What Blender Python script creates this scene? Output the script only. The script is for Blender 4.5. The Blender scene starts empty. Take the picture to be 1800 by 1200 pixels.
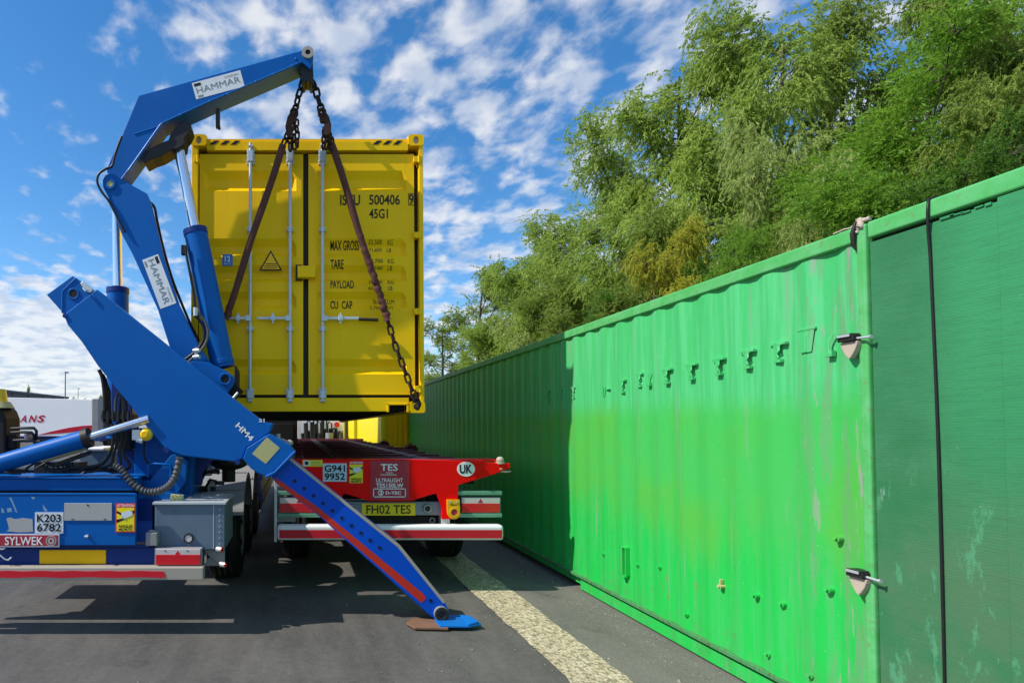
import bpy, bmesh, math, random
import numpy as np
from mathutils import Vector, Matrix

random.seed(7)
rng = np.random.default_rng(11)
S = bpy.context.scene
COL = S.collection
R = math.radians

# ------------------------------------------------------------------ camera, sky, sun, exposure
F, CX, CY, PITCH, CAMH = 1000.0, 520.0, 728.0, R(1.4), 1.715      # photo pixels (1800 x 1200)
cam = bpy.data.cameras.new('camera')
cam.sensor_fit = 'HORIZONTAL'; cam.sensor_width = 36.0
cam.lens = 36.0 * F / 1800.0
cam.shift_x = (900.0 - CX) / 1800.0
cam.shift_y = (CY - 600.0) / 1800.0
cam.clip_start = 0.05; cam.clip_end = 6000
camo = bpy.data.objects.new('camera', cam); COL.objects.link(camo)
camo.location = (0, 0, CAMH); camo.rotation_euler = (R(90) + PITCH, 0, 0)
S.camera = camo

SUN_EL, SUN_AZ = R(46), R(13)          # the light travels towards +X and a little away from the camera
v_sun = Vector((math.cos(SUN_EL) * math.cos(SUN_AZ), math.cos(SUN_EL) * math.sin(SUN_AZ), -math.sin(SUN_EL)))
sl = bpy.data.lights.new('sun', 'SUN'); sl.energy = 5.0; sl.angle = R(0.5); sl.color = (1.0, 0.95, 0.86)
so = bpy.data.objects.new('sun', sl); COL.objects.link(so)
so.rotation_euler = v_sun.to_track_quat('-Z', 'Y').to_euler()
so.location = (-20, -2, 20)

W = bpy.data.worlds.new('World'); S.world = W; W.use_nodes = True
def build_world():
    nt = W.node_tree; nt.nodes.clear(); N = nt.nodes.new; L = nt.links.new
    out = N('ShaderNodeOutputWorld'); bg = N('ShaderNodeBackground'); bg.inputs['Strength'].default_value = 0.1
    L(bg.outputs[0], out.inputs[0])
    sky = N('ShaderNodeTexSky'); sky.sky_type = 'NISHITA'; sky.sun_disc = False
    sky.sun_elevation = SUN_EL; sky.sun_rotation = math.atan2(-v_sun.x, -v_sun.y)
    sky.air_density = 1.0; sky.dust_density = 0.35; sky.ozone_density = 2.2
    tc = N('ShaderNodeTexCoord'); sep = N('ShaderNodeSeparateXYZ'); L(tc.outputs['Generated'], sep.inputs[0])
    def M(op, a, b=None, c=None):
        m = N('ShaderNodeMath'); m.operation = op
        for i, v in enumerate((a, b, c)):
            if v is None: continue
            if isinstance(v, (int, float)): m.inputs[i].default_value = v
            else: L(v, m.inputs[i])
        return m.outputs[0]
    def sm(val, a, b):
        m = N('ShaderNodeMapRange'); m.interpolation_type = 'SMOOTHSTEP'; L(val, m.inputs[0])
        m.inputs[1].default_value = a; m.inputs[2].default_value = b; return m.outputs[0]
    X, Y, Z = sep.outputs
    zc = M('MAXIMUM', Z, 0.0)
    den = M('ADD', zc, 0.16)
    u = M('DIVIDE', X, den); v = M('DIVIDE', Y, den)
    cb = N('ShaderNodeCombineXYZ'); L(u, cb.inputs[0]); L(v, cb.inputs[1])
    def noise(vec, scale, det, rough=.55, off=(0, 0, 0), sc=(1, 1, 1), dist=0):
        mp = N('ShaderNodeMapping'); L(vec, mp.inputs[0]); mp.inputs['Location'].default_value = off; mp.inputs['Scale'].default_value = sc
        n = N('ShaderNodeTexNoise'); L(mp.outputs[0], n.inputs['Vector']); n.inputs['Scale'].default_value = scale
        n.inputs['Detail'].default_value = det; n.inputs['Roughness'].default_value = rough; n.inputs['Distortion'].default_value = dist
        return n.outputs[0]
    puffs = noise(cb.outputs[0], 10.5, 5, .50, (5.1, 2.7, 0), (1.0, .8, 1), .15)
    big = noise(cb.outputs[0], 1.3, 2, .5, (7.3, 4.2, 0))
    fine = noise(cb.outputs[0], 17, 4, .6, (1.3, 8.2, 0))
    d = M('ADD', M('MULTIPLY', puffs, .92), M('ADD', M('MULTIPLY', big, .18), M('MULTIPLY', fine, .13)))
    # more cover over the containers and trees, clear blue to the upper left
    right = sm(X, -.42, .10)
    d = M('ADD', d, M('MULTIPLY', M('SUBTRACT', right, .62), .15))
    low = sm(Z, .26, .08)
    d = M('ADD', d, M('MULTIPLY', low, .06))
    d = M('ADD', d, M('MULTIPLY', M('MULTIPLY', sm(X, -.12, -.34), sm(Z, .29, .12)), .50))
    mask = sm(d, .56, .83)
    mask = M('MULTIPLY', mask, .84)
    shade = noise(cb.outputs[0], 7.5, 3, .5, (3.16, 1.62, 0))
    cr = N('ShaderNodeMix'); cr.data_type = 'RGBA'; L(sm(shade, .35, .6), cr.inputs[0])
    cr.inputs[6].default_value = (5.6, 6.3, 7.6, 1); cr.inputs[7].default_value = (8.6, 8.7, 8.9, 1)
    hs = N('ShaderNodeHueSaturation'); L(sky.outputs[0], hs.inputs['Color']); hs.inputs['Saturation'].default_value = 1.34; hs.inputs['Value'].default_value = 1.78
    mx = N('ShaderNodeMix'); mx.data_type = 'RGBA'; L(mask, mx.inputs[0]); L(hs.outputs[0], mx.inputs[6]); L(cr.outputs[2], mx.inputs[7])
    L(mx.outputs[2], bg.inputs['Color'])
build_world()
vs = S.view_settings
vs.view_transform = 'Standard'; vs.look = 'None'; vs.gamma = 1; vs.exposure = 0.08; vs.use_curve_mapping = False
S.render.film_transparent = False

# ------------------------------------------------------------------ helpers
def P(px, py, Y):
    """the point at depth Y that the photo shows at pixel (px, py)"""
    dx = (px - CX) / F; dy = (CY - py) / F
    c, s = math.cos(PITCH), math.sin(PITCH)
    t = Y / (c - dy * s)
    return Vector((dx * t, Y, CAMH + (s + dy * c) * t))
def PX(px, py, X):
    """the point on the plane x = X"""
    dx = (px - CX) / F; dy = (CY - py) / F
    c, s = math.cos(PITCH), math.sin(PITCH)
    t = X / dx
    return Vector((X, (c - dy * s) * t, CAMH + (s + dy * c) * t))

class MB:
    def __init__(s): s.v = []; s.f = []; s.m = []; s.sm = []; s.mats = []
    def mi(s, mat):
        if mat not in s.mats: s.mats.append(mat)
        return s.mats.index(mat)
    def add(s, vs_, fs, mat=None, smooth=False):
        b = len(s.v); k = s.mi(mat)
        s.v.extend([tuple(q) for q in vs_])
        for f in fs: s.f.append([b + i for i in f]); s.m.append(k); s.sm.append(smooth)
        return s
    def box(s, a, b, mat=None):
        x0, y0, z0 = [min(p, q) for p, q in zip(a, b)]; x1, y1, z1 = [max(p, q) for p, q in zip(a, b)]
        v = [(x0,y0,z0),(x1,y0,z0),(x1,y1,z0),(x0,y1,z0),(x0,y0,z1),(x1,y0,z1),(x1,y1,z1),(x0,y1,z1)]
        return s.add(v, [(0,3,2,1),(4,5,6,7),(0,1,5,4),(1,2,6,5),(2,3,7,6),(3,0,4,7)], mat)
    def pbox(s, x0, y0, x1, y1, Y, depth, mat=None):
        """a box whose front face covers the pixel rectangle at depth Y"""
        a = P(x0, y0, Y); b = P(x1, y1, Y)
        return s.box((a.x, Y, a.z), (b.x, Y + depth, b.z), mat)
    def prism(s, pts, ext, mat=None):
        """front outline (clockwise as seen from the camera or not) extruded by the vector ext"""
        n = len(pts); ext = Vector(ext); pts = [Vector(p) for p in pts]
        nrm = Vector((0, 0, 0))
        for i in range(n): nrm += pts[i].cross(pts[(i + 1) % n])
        if nrm.dot(ext) > 0: pts = pts[::-1]
        v = pts + [p + ext for p in pts]
        fs = [tuple(range(n)), tuple(range(2 * n - 1, n - 1, -1))]
        fs += [(i, i + n, (i + 1) % n + n, (i + 1) % n) for i in range(n)]
        return s.add(v, fs, mat)
    def pprism(s, pix, Y, depth, mat=None): return s.prism([P(x, y, Y) for x, y in pix], (0, depth, 0), mat)
    def obox(s, c, u, v, w, hu, hv, hw, mat=None):
        c = Vector(c); u = Vector(u) * hu; v = Vector(v) * hv; w = Vector(w) * hw
        return s.prism([c - u - v - w, c + u - v - w, c + u + v - w, c - u + v - w], 2 * w, mat)
    def cyl(s, p0, p1, r, n=24, r1=None, mat=None, caps=True, smooth=True):
        p0 = Vector(p0); p1 = Vector(p1); ax = (p1 - p0).normalized(); r1 = r if r1 is None else r1
        a = ax.orthogonal().normalized(); b = ax.cross(a)
        v = []
        for p, q in ((p0, r), (p1, r1)):
            for i in range(n):
                t = 2 * math.pi * i / n; v.append(p + a * (q * math.cos(t)) + b * (q * math.sin(t)))
        s.add(v, [(i, (i + 1) % n, n + (i + 1) % n, n + i) for i in range(n)], mat, smooth)
        if caps: s.add(v, [tuple(range(n - 1, -1, -1)), tuple(range(n, 2 * n))], mat)
        return s
    def ring(s, c, ax, r0, r1, h, n=24, mat=None):
        """a washer or boss with a hole, standing on c along ax"""
        c = Vector(c); ax = Vector(ax).normalized(); a = ax.orthogonal().normalized(); b = ax.cross(a); v = []
        for hh, q in ((0, r1), (h, r1), (h, r0), (0, r0)):
            for i in range(n):
                t = 2 * math.pi * i / n; v.append(c + ax * hh + a * (q * math.cos(t)) + b * (q * math.sin(t)))
        fs = []
        for k in range(4):
            k2 = (k + 1) % 4
            fs += [(k * n + i, k * n + (i + 1) % n, k2 * n + (i + 1) % n, k2 * n + i) for i in range(n)]
        return s.add(v, fs, mat, False)
    def tube(s, path, r, n=8, mat=None, caps=True, closed=False):
        path = [Vector(p) for p in path]; m = len(path); rr = r if hasattr(r, '__len__') else [r] * m
        v = []; a = None
        for i in range(m):
            if closed: t = path[(i + 1) % m] - path[(i - 1) % m]
            else: t = path[min(i + 1, m - 1)] - path[max(i - 1, 0)]
            if t.length < 1e-9: t = Vector((0, 0, 1))
            t.normalize()
            a = t.orthogonal() if a is None else a - t * a.dot(t)
            if a.length < 1e-6: a = t.orthogonal()
            a.normalize(); b = t.cross(a)
            for k in range(n):
                th = 2 * math.pi * k / n; v.append(path[i] + a * (rr[i] * math.cos(th)) + b * (rr[i] * math.sin(th)))
        fs = []
        for i in range(m if closed else m - 1):
            j = (i + 1) % m
            fs += [(i * n + k, i * n + (k + 1) % n, j * n + (k + 1) % n, j * n + k) for k in range(n)]
        s.add(v, fs, mat, True)
        if caps and not closed: s.add(v, [tuple(range(n - 1, -1, -1)), tuple(range((m - 1) * n, m * n))], mat)
        return s
    def sphere(s, c, r, n=14, mat=None, sc=(1, 1, 1)):
        c = Vector(c); v = [c + Vector((0, 0, -r * sc[2]))]; k = n // 2
        for i in range(1, k):
            t = math.pi * i / k - math.pi / 2
            for j in range(n):
                q = 2 * math.pi * j / n
                v.append(c + Vector((r * sc[0] * math.cos(t) * math.cos(q), r * sc[1] * math.cos(t) * math.sin(q), r * sc[2] * math.sin(t))))
        v.append(c + Vector((0, 0, r * sc[2]))); e = len(v) - 1; fs = []
        for j in range(n):
            fs.append((0, 1 + (j + 1) % n, 1 + j)); fs.append((e, e - n + j, e - n + (j + 1) % n))
            for i in range(k - 2):
                a = 1 + i * n; fs.append((a + j, a + (j + 1) % n, a + n + (j + 1) % n, a + n + j))
        return s.add(v, fs, mat, True)
    def text(s, txt, o, u, v, w, h, mat, depth=.0012, bold=0.0):
        """raised lettering filling the rectangle o + [0,w]u + [0,h]v"""
        cu = bpy.data.curves.new('lettering', 'FONT'); cu.body = txt; cu.offset = bold; cu.resolution_u = 3; cu.fill_mode = 'FRONT'
        cu.space_line = .95
        ob = bpy.data.objects.new('lettering', cu); me = ob.to_mesh()
        co = np.array([q.co[:] for q in me.vertices]); fs = [list(p.vertices) for p in me.polygons]
        ob.to_mesh_clear(); bpy.data.objects.remove(ob); bpy.data.curves.remove(cu)
        if not len(co): return s
        lo = co.min(0); hi = co.max(0); u = Vector(u); v = Vector(v); n = u.cross(v).normalized(); o = Vector(o)
        vv = [o + u * (w * (c[0] - lo[0]) / (hi[0] - lo[0])) + v * (h * (c[1] - lo[1]) / max(1e-6, hi[1] - lo[1])) + n * depth for c in co]
        return s.add(vv, fs, mat)
    def ptext(s, txt, x0, y0, x1, y1, Y, mat, bold=0.0, depth=.002):
        a = P(x0, y1, Y); b = P(x1, y0, Y)
        return s.text(txt, a, (1, 0, 0), (0, 0, 1), b.x - a.x, b.z - a.z, mat, depth, bold)
    def build(s, name, mat=None, parent=None, bevel=0.0, root=None, seg=2):
        me = bpy.data.meshes.new(name)
        base = Vector(root if root is not None else (parent['_root'] if parent is not None else (0, 0, 0)))
        vv = np.array(s.v, dtype=float) - np.array(base)
        me.from_pydata(vv.tolist(), [], s.f)
        mats = [m if m is not None else mat for m in s.mats]
        for m in mats: me.materials.append(m)
        me.polygons.foreach_set('material_index', s.m); me.polygons.foreach_set('use_smooth', s.sm)
        me.validate(); me.update()
        o = bpy.data.objects.new(name, me); COL.objects.link(o)
        if parent is not None: o.parent = parent
        else: o.location = base
        o['_root'] = list(base)
        if bevel:
            b = o.modifiers.new('bevel', 'BEVEL'); b.width = bevel; b.segments = seg; b.limit_method = 'ANGLE'; b.angle_limit = R(38); b.use_clamp_overlap = True
            if hasattr(b, 'harden_normals'): b.harden_normals = False
        return o

def thing(name, label, cat, loc=(0, 0, 0), group=None):
    o = bpy.data.objects.new(name, None); o.empty_display_size = .2; COL.objects.link(o); o.location = loc
    o['label'] = label; o['category'] = cat; o['_root'] = list(loc)
    if group: o['group'] = group
    return o
def tag(o, label, cat, group=None):
    o['label'] = label; o['category'] = cat
    if group: o['group'] = group
    return o
def struct(o): o['kind'] = 'structure'; return o

# ------------------------------------------------------------------ materials
class NB:
    def __init__(s, name):
        s.mat = bpy.data.materials.new(name); s.mat.use_nodes = True; s.nt = s.mat.node_tree; s.nt.nodes.clear()
        s.out = s.N('ShaderNodeOutputMaterial'); s.bsdf = s.N('ShaderNodeBsdfPrincipled'); s.L(s.bsdf.outputs[0], s.out.inputs[0])
        s.tc = s.N('ShaderNodeTexCoord')
    def N(s, t): return s.nt.nodes.new(t)
    def L(s, a, b): s.nt.links.new(a, b)
    def set(s, node, i, v):
        if isinstance(v, bpy.types.NodeSocket): s.L(v, node.inputs[i])
        else: node.inputs[i].default_value = v
    def math(s, op, a, b=0.0, clamp=False):
        m = s.N('ShaderNodeMath'); m.operation = op; m.use_clamp = clamp; s.set(m, 0, a); s.set(m, 1, b); return m.outputs[0]
    def map(s, sc=(1, 1, 1), loc=(0, 0, 0), rot=(0, 0, 0)):
        m = s.N('ShaderNodeMapping'); s.L(s.tc.outputs['Object'], m.inputs[0])
        m.inputs['Scale'].default_value = sc; m.inputs['Location'].default_value = loc; m.inputs['Rotation'].default_value = rot; return m.outputs[0]
    def noise(s, vec, scale, det=4, rough=.55, dist=0):
        n = s.N('ShaderNodeTexNoise'); s.L(vec, n.inputs['Vector']); n.inputs['Scale'].default_value = scale
        n.inputs['Detail'].default_value = det; n.inputs['Roughness'].default_value = rough; n.inputs['Distortion'].default_value = dist
        return n.outputs[0]
    def ss(s, v, a, b, lo=0., hi=1.):
        m = s.N('ShaderNodeMapRange'); m.interpolation_type = 'SMOOTHSTEP'; s.set(m, 0, v)
        m.inputs[1].default_value = a; m.inputs[2].default_value = b; m.inputs[3].default_value = lo; m.inputs[4].default_value = hi; return m.outputs[0]
    def mix(s, f, a, b):
        m = s.N('ShaderNodeMix'); m.data_type = 'RGBA'; s.set(m, 0, f)
        for i, v in ((6, a), (7, b)):
            if isinstance(v, tuple) and len(v) == 3: v = v + (1,)
            s.set(m, i, v)
        return m.outputs[2]
    def bump(s, h, strength, dist=.01):
        b = s.N('ShaderNodeBump'); s.L(h, b.inputs['Height']); b.inputs['Strength'].default_value = strength; b.inputs['Distance'].default_value = dist
        s.L(b.outputs[0], s.bsdf.inputs['Normal'])
    def sep(s):
        q = s.N('ShaderNodeSeparateXYZ'); s.L(s.tc.outputs['Object'], q.inputs[0]); return q.outputs
    def fin(s, col, rough=.5, metal=0., spec=.5, coat=0.):
        if isinstance(col, tuple) and len(col) == 3: col = col + (1,)
        s.set(s.bsdf, 'Base Color', col); s.set(s.bsdf, 'Roughness', rough); s.set(s.bsdf, 'Metallic', metal)
        s.bsdf.inputs['Specular IOR Level'].default_value = spec; s.bsdf.inputs['Coat Weight'].default_value = coat
        s.bsdf.inputs['Coat Roughness'].default_value = .15
        return s.mat

def paint(name, col, rough=.38, var=.16, dirt=.35, dcol=(.09, .08, .065), scale=2.2, metal=0., coat=0., spec=.28, bump=.05, thr=.56):
    b = NB(name); o = b.map()
    n1 = b.noise(o, scale, 5, .6); n2 = b.noise(b.map((9, 9, 1.6)), scale * 1.3, 5, .62); n3 = b.noise(o, scale * 22, 3, .6)
    lo = tuple(c * (1 - var) for c in col); hi = tuple(min(1, c * (1 + var)) for c in col)
    c = b.mix(n1, lo, hi)
    d = b.math('MULTIPLY', b.ss(b.math('ADD', b.math('MULTIPLY', n2, .7), b.math('MULTIPLY', n3, .3)), thr, thr + .16), dirt)
    c = b.mix(d, c, dcol)
    b.bump(b.math('ADD', n1, b.math('MULTIPLY', n3, .25)), bump, .006)
    r = b.math('ADD', b.math('MULTIPLY', n1, .16), b.math('ADD', b.math('MULTIPLY', d, .3), rough - .08))
    return b.fin(c, r, metal, spec, coat)

M = {}
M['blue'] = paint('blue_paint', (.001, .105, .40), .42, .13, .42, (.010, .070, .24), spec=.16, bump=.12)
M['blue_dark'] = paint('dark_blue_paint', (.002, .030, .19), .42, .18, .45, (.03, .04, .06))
M['blue_leg'] = paint('deep_blue_paint', (.001, .075, .54), .40, .12, .2, (.01, .05, .2), spec=.16)
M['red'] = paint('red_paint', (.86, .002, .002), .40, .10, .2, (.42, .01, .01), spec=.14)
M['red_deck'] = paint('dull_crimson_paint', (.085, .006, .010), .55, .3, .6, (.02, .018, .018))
M['red_stripe'] = paint('worn_red_stripe', (.55, .03, .015), .5, .18, .55, (.13, .04, .05), scale=6)
M['yellow'] = paint('container_yellow_paint', (.96, .555, .002), .45, .09, .32, (.50, .29, .008), scale=1.6, spec=.16)
M['yellow_far'] = paint('bright_yellow_paint', (.86, .70, .01), .45, .06, .1, (.5, .38, .02))
M['yellow_bits'] = paint('yellow_fitting_paint', (.80, .42, .01), .4, .1, .2)
M['black'] = paint('black_rubber', (.010, .010, .011), .6, .3, .25, (.026, .024, .022))
M['gasket'] = paint('dark_gasket', (.030, .027, .020), .6, .2, .4, (.08, .06, .03))
M['steel_dark'] = paint('dark_oily_steel', (.030, .028, .028), .5, .3, .5, (.08, .05, .03), metal=.3)
M['chrome'] = paint('chromed_rod', (.78, .80, .84), .16, .04, .1, (.4, .4, .42), metal=.92)
M['galv'] = paint('galvanised_steel', (.52, .56, .58), .42, .12, .3, (.25, .24, .22), scale=7, metal=.35)
M['alu'] = paint('dull_aluminium', (.40, .36, .30), .5, .12, .4, (.25, .2, .15), metal=.15)
M['white'] = paint('white_paint', (.76, .77, .77), .4, .05, .2, (.42, .4, .36))
M['white_far'] = paint('white_trailer_skin', (.88, .88, .89), .42, .03, .08, (.5, .5, .5), scale=.5)
M['grey_box'] = paint('grey_box_paint', (.115, .165, .22), .45, .2, .5, (.07, .075, .08))
M['grey'] = paint('grey_plastic', (.26, .26, .265), .6, .14, .45, (.13, .12, .1))
M['grey_lamp'] = paint('grey_lamp_panel', (.19, .22, .25), .5, .12, .3)
M['blank'] = paint('pale_blank_plate', (.40, .39, .38), .5, .06, .2, (.28, .27, .25))
M['plate_white'] = paint('white_number_plate', (.66, .70, .74), .4, .05, .25, (.35, .35, .33))
M['plate_blue'] = paint('pale_blue_number_plate', (.50, .62, .72), .4, .05, .2, (.35, .38, .4))
M['plate_yellow'] = paint('yellow_number_plate', (.78, .56, .02), .4, .08, .25, (.45, .32, .04))
M['plate_amber'] = paint('amber_number_plate', (.98, .52, .001), .45, .05, .15, (.6, .33, .02))
M['ink'] = paint('black_lettering', (.012, .012, .014), .5, .1, .0)
M['ink_brown'] = paint('worn_black_lettering', (.035, .028, .008), .6, .3, .45, (.35, .25, .02), scale=9)
M['ink_white'] = paint('white_lettering', (.80, .80, .80), .5, .05, .12, (.5, .45, .45))
M['ink_red'] = paint('crimson_lettering', (.50, .010, .035), .45, .08, .0)
M['sticker_yellow'] = paint('yellow_sticker', (.86, .72, .02), .45, .05, .1)
M['sticker_blue'] = paint('blue_sticker', (.02, .19, .50), .4, .05, .1)
M['sticker_red'] = paint('red_sticker', (.72, .03, .04), .45, .06, .1)
M['sign_red'] = paint('maroon_name_sign', (.40, .03, .05), .45, .15, .3, (.45, .30, .32), scale=8)
M['label_tan'] = paint('faded_tan_label', (.46, .43, .19), .6, .08, .35, (.3, .3, .16), scale=9)
M['lens_red'] = paint('red_lamp_lens', (.62, .012, .02), .2, .1, .1, (.3, .02, .02), coat=.6)
M['lens_white'] = paint('clear_lamp_lens', (.58, .52, .51), .25, .1, .25, (.3, .27, .26), coat=.5)
M['lens_amber'] = paint('amber_lamp_lens', (.92, .58, .01), .25, .1, .1, coat=.5)
M['tape_red'] = paint('red_reflective_tape', (.60, .015, .03), .4, .1, .3, (.3, .05, .05), scale=5)
M['rust'] = paint('rusty_chain_steel', (.055, .024, .016), .7, .35, .6, (.14, .055, .03), scale=12, metal=.2)
M['chain_dark'] = paint('dark_chain_steel', (.020, .016, .018), .55, .3, .5, (.05, .03, .03), scale=12, metal=.4)
M['sleeve'] = paint('brown_webbing_sleeve', (.105, .038, .030), .85, .3, .5, (.30, .19, .14), scale=8, bump=.3)
M['rail_green'] = paint('dull_green_rail', (.13, .30, .20), .5, .12, .3, (.1, .15, .1))
M['rail_rust'] = paint('rusty_green_rail', (.06, .26, .09), .6, .25, .9, (.10, .06, .03), scale=5, thr=.48)
M['grit'] = paint('loose_grit', (.24, .22, .18), .85, .4, .6, (.08, .075, .07), scale=30)
M['hose'] = paint('black_hose', (.016, .016, .017), .42, .2, .3, (.06, .06, .055))
M['hose_grey'] = paint('grey_spiral_hose', (.085, .087, .09), .5, .3, .5, (.02, .02, .02), scale=8)
M['building'] = paint('dark_grey_cladding', (.115, .115, .12), .6, .12, .2, scale=.3)
M['building_roof'] = paint('grey_sheet_roof', (.10, .11, .13), .6, .1, .1, scale=.4)
M['pole'] = paint('galvanised_lamp_pole', (.18, .2, .22), .5, .1, .1)
M['glass_dark'] = paint('dark_window_glass', (.02, .025, .03), .08, .1, .05, coat=.5)
M['beige'] = paint('beige_cap', (.46, .38, .30), .55, .12, .3, (.25, .18, .13), scale=9)
M['brown_plate'] = paint('brown_worn_plate', (.20, .105, .065), .6, .25, .5, (.3, .22, .17), scale=5)
M['blue_light'] = paint('bright_blue_plate', (.004, .14, .48), .4, .12, .3, (.02, .1, .3), scale=5)
M['bark'] = paint('tree_bark', (.075, .058, .043), .85, .3, .5, (.14, .12, .1), scale=3, bump=.5)
M['container_floor'] = paint('container_underside', (.018, .016, .013), .7, .3, .4, (.04, .03, .02))

def mat_asphalt(name, c0, c1, speck, seed):
    b = NB(name); o = b.map(loc=(seed, seed * 1.7, 0))
    big = b.noise(o, .5, 5, .62); mid = b.noise(b.map((1.0, .22, 1), (seed, 3, 0), (0, 0, .5)), 3.4, 5, .68)
    fine = b.noise(o, 120, 3, .65); grit = b.noise(o, 300, 1, .5); blot = b.noise(o, 15, 5, .75)
    f = b.math('ADD', b.math('MULTIPLY', big, .5), b.math('ADD', b.math('MULTIPLY', mid, .55), b.math('MULTIPLY', blot, .40)))
    c = b.mix(b.ss(f, .50, .95), c0, c1)
    c = b.mix(b.math('MULTIPLY', b.ss(fine, .54, .70), .6), c, speck)
    c = b.mix(b.math('MULTIPLY', b.ss(fine, .46, .32), .65), c, tuple(v * .4 for v in c0))
    c = b.mix(b.math('MULTIPLY', b.ss(grit, .66, .72), .5), c, (.36, .34, .31))
    scr = b.noise(b.map((1.0, 9.0, 1), (seed, 1, 0), (0, 0, .9)), 5.5, 4, .7)
    c = b.mix(b.math('MULTIPLY', b.ss(scr, .62, .70), .35), c, tuple(v * 1.7 for v in c1))
    st = b.noise(o, 1.2, 6, .72)
    c = b.mix(b.math('MULTIPLY', b.ss(st, .57, .68), .5), c, tuple(v * .55 for v in c0))
    b.bump(b.math('ADD', fine, b.math('MULTIPLY', grit, .5)), .6, .008)
    return b.fin(c, b.ss(big, .3, .7, .72, .9), spec=.3)
M['asphalt'] = mat_asphalt('asphalt', (.060, .057, .054), (.135, .125, .113), (.19, .18, .16), 3.)
M['asphalt_side'] = mat_asphalt('asphalt_verge', (.125, .117, .104), (.185, .172, .15), (.25, .23, .2), 9.)
def mat_gravel():
    b = NB('worn_gravel_strip'); o = b.map()
    vo = b.N('ShaderNodeTexVoronoi'); b.L(o, vo.inputs['Vector']); vo.inputs['Scale'].default_value = 42; vo.inputs['Randomness'].default_value = 1
    n = b.noise(o, 26, 5, .75); n2 = b.noise(o, 4, 5, .7); n3 = b.noise(o, 70, 3, .6)
    c = b.mix(vo.outputs['Color'], (.46, .375, .235), (.66, .565, .41))
    c = b.mix(b.ss(n2, .35, .7), c, (.45, .37, .235))
    c = b.mix(b.math('MULTIPLY', b.ss(n, .48, .57), .85), c, (.16, .135, .09))
    c = b.mix(b.math('MULTIPLY', b.ss(n3, .6, .7), .5), c, (.70, .66, .54))
    b.bump(b.math('ADD', vo.outputs['Distance'], b.math('MULTIPLY', n, .8)), .8, .012)
    return b.fin(c, .85, spec=.3)
M['gravel'] = mat_gravel()

def mat_green():
    """repainted container side: mint upper band, yellower middle, saturated lower coat with runs and scuffs"""
    b = NB('repainted_green_steel'); x, y, z = b.sep()
    fine = b.noise(b.map((8, 8, 8)), 3, 5, .65)
    st = b.noise(b.map((1, 5.5, .35)), 1.6, 5, .6)              # vertical brush and runs
    st2 = b.noise(b.map((1, 11, .5), (4, 2, 7)), 1.5, 4, .6)
    blob = b.noise(b.map((1, 1, 1), (2, 0, 5)), 1.1, 4, .55)
    step = b.noise(b.map((.2, 2.2, .05), (1, 9, 1)), 1.5, 1, .3)
    z1 = b.math('ADD', z, b.math('MULTIPLY', b.math('SUBTRACT', step, .5), .12))
    up = b.ss(b.math('ADD', z1, b.math('MULTIPLY', b.math('SUBTRACT', fine, .5), .05)), 1.76, 2.0)
    z2 = b.math('ADD', z, b.math('MULTIPLY', b.math('SUBTRACT', st, .5), 1.0))
    lowm = b.ss(b.math('ADD', z2, b.math('MULTIPLY', b.math('SUBTRACT', blob, .5), .5)), 1.22, .72)
    mint = b.mix(b.ss(st2, .4, .62), (.052, .46, .135), (.085, .52, .19))
    mid = b.mix(b.ss(blob, .4, .62), (.048, .46, .085), (.075, .44, .060))
    low = b.mix(b.ss(st2, .42, .6), (.012, .49, .068), (.035, .48, .095))
    c = b.mix(up, mid, mint); c = b.mix(lowm, c, low)
    # scuffed strip with bare primer beside the corner post (small y), and thin runs elsewhere
    near = b.ss(y, .62, .10)
    sc = b.math('MULTIPLY', b.ss(b.noise(b.map((1, 7, .7), (3, 8, 2)), 2.0, 6, .68), .47, .60), near)
    c = b.mix(b.math('MULTIPLY', sc, .75), c, (.14, .32, .15))
    sc2 = b.math('MULTIPLY', b.ss(b.noise(b.map((1, 9, 1.1), (8, 3, 1)), 2.2, 5, .6), .60, .66), near)
    c = b.mix(b.math('MULTIPLY', sc2, .75), c, (.31, .30, .29))
    run = b.ss(b.noise(b.map((1, 6.5, .28), (6, 1, 2)), 2.1, 4, .55), .625, .70)
    c = b.mix(b.math('MULTIPLY', run, .55), c, (.20, .33, .20))
    rust = b.math('MULTIPLY', b.ss(b.noise(b.map((3, 3.4, 1.3), (1, 5, 5)), 3.4, 6, .72), .59, .67), b.ss(z, 1.1, .1))
    c = b.mix(b.math('MULTIPLY', rust, .6), c, (.19, .15, .07))
    grime = b.math('MULTIPLY', b.ss(b.noise(b.map((2, 2, 1)), 2.5, 6, .7), .45, .7), b.ss(z, .5, .05))
    c = b.mix(b.math('MULTIPLY', grime, .4), c, (.07, .17, .07))
    chips = b.ss(b.noise(b.map((20, 20, 20), (3, 3, 3)), 2.2, 3, .6), .70, .74)
    c = b.mix(b.math('MULTIPLY', chips, .5), c, (.28, .55, .34))
    b.bump(b.math('ADD', b.math('MULTIPLY', blob, 1.0), b.math('MULTIPLY', fine, .2)), .22, .02)
    return b.fin(c, b.ss(fine, .3, .7, .42, .6), spec=.4)
M['green'] = mat_green()
def mat_green_rail():
    b = NB('green_top_rail_paint'); n = b.noise(b.map((3, 3, 3)), 2.2, 5, .65); n2 = b.noise(b.map((9, 9, 9)), 3, 4, .6)
    c = b.mix(b.ss(n, .35, .65), (.070, .40, .10), (.115, .45, .16))
    c = b.mix(b.math('MULTIPLY', b.ss(n2, .58, .68), .5), c, (.15, .24, .09))
    b.bump(n2, .15, .006)
    return b.fin(c, .5, spec=.4)
M['green_rail'] = mat_green_rail()
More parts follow.
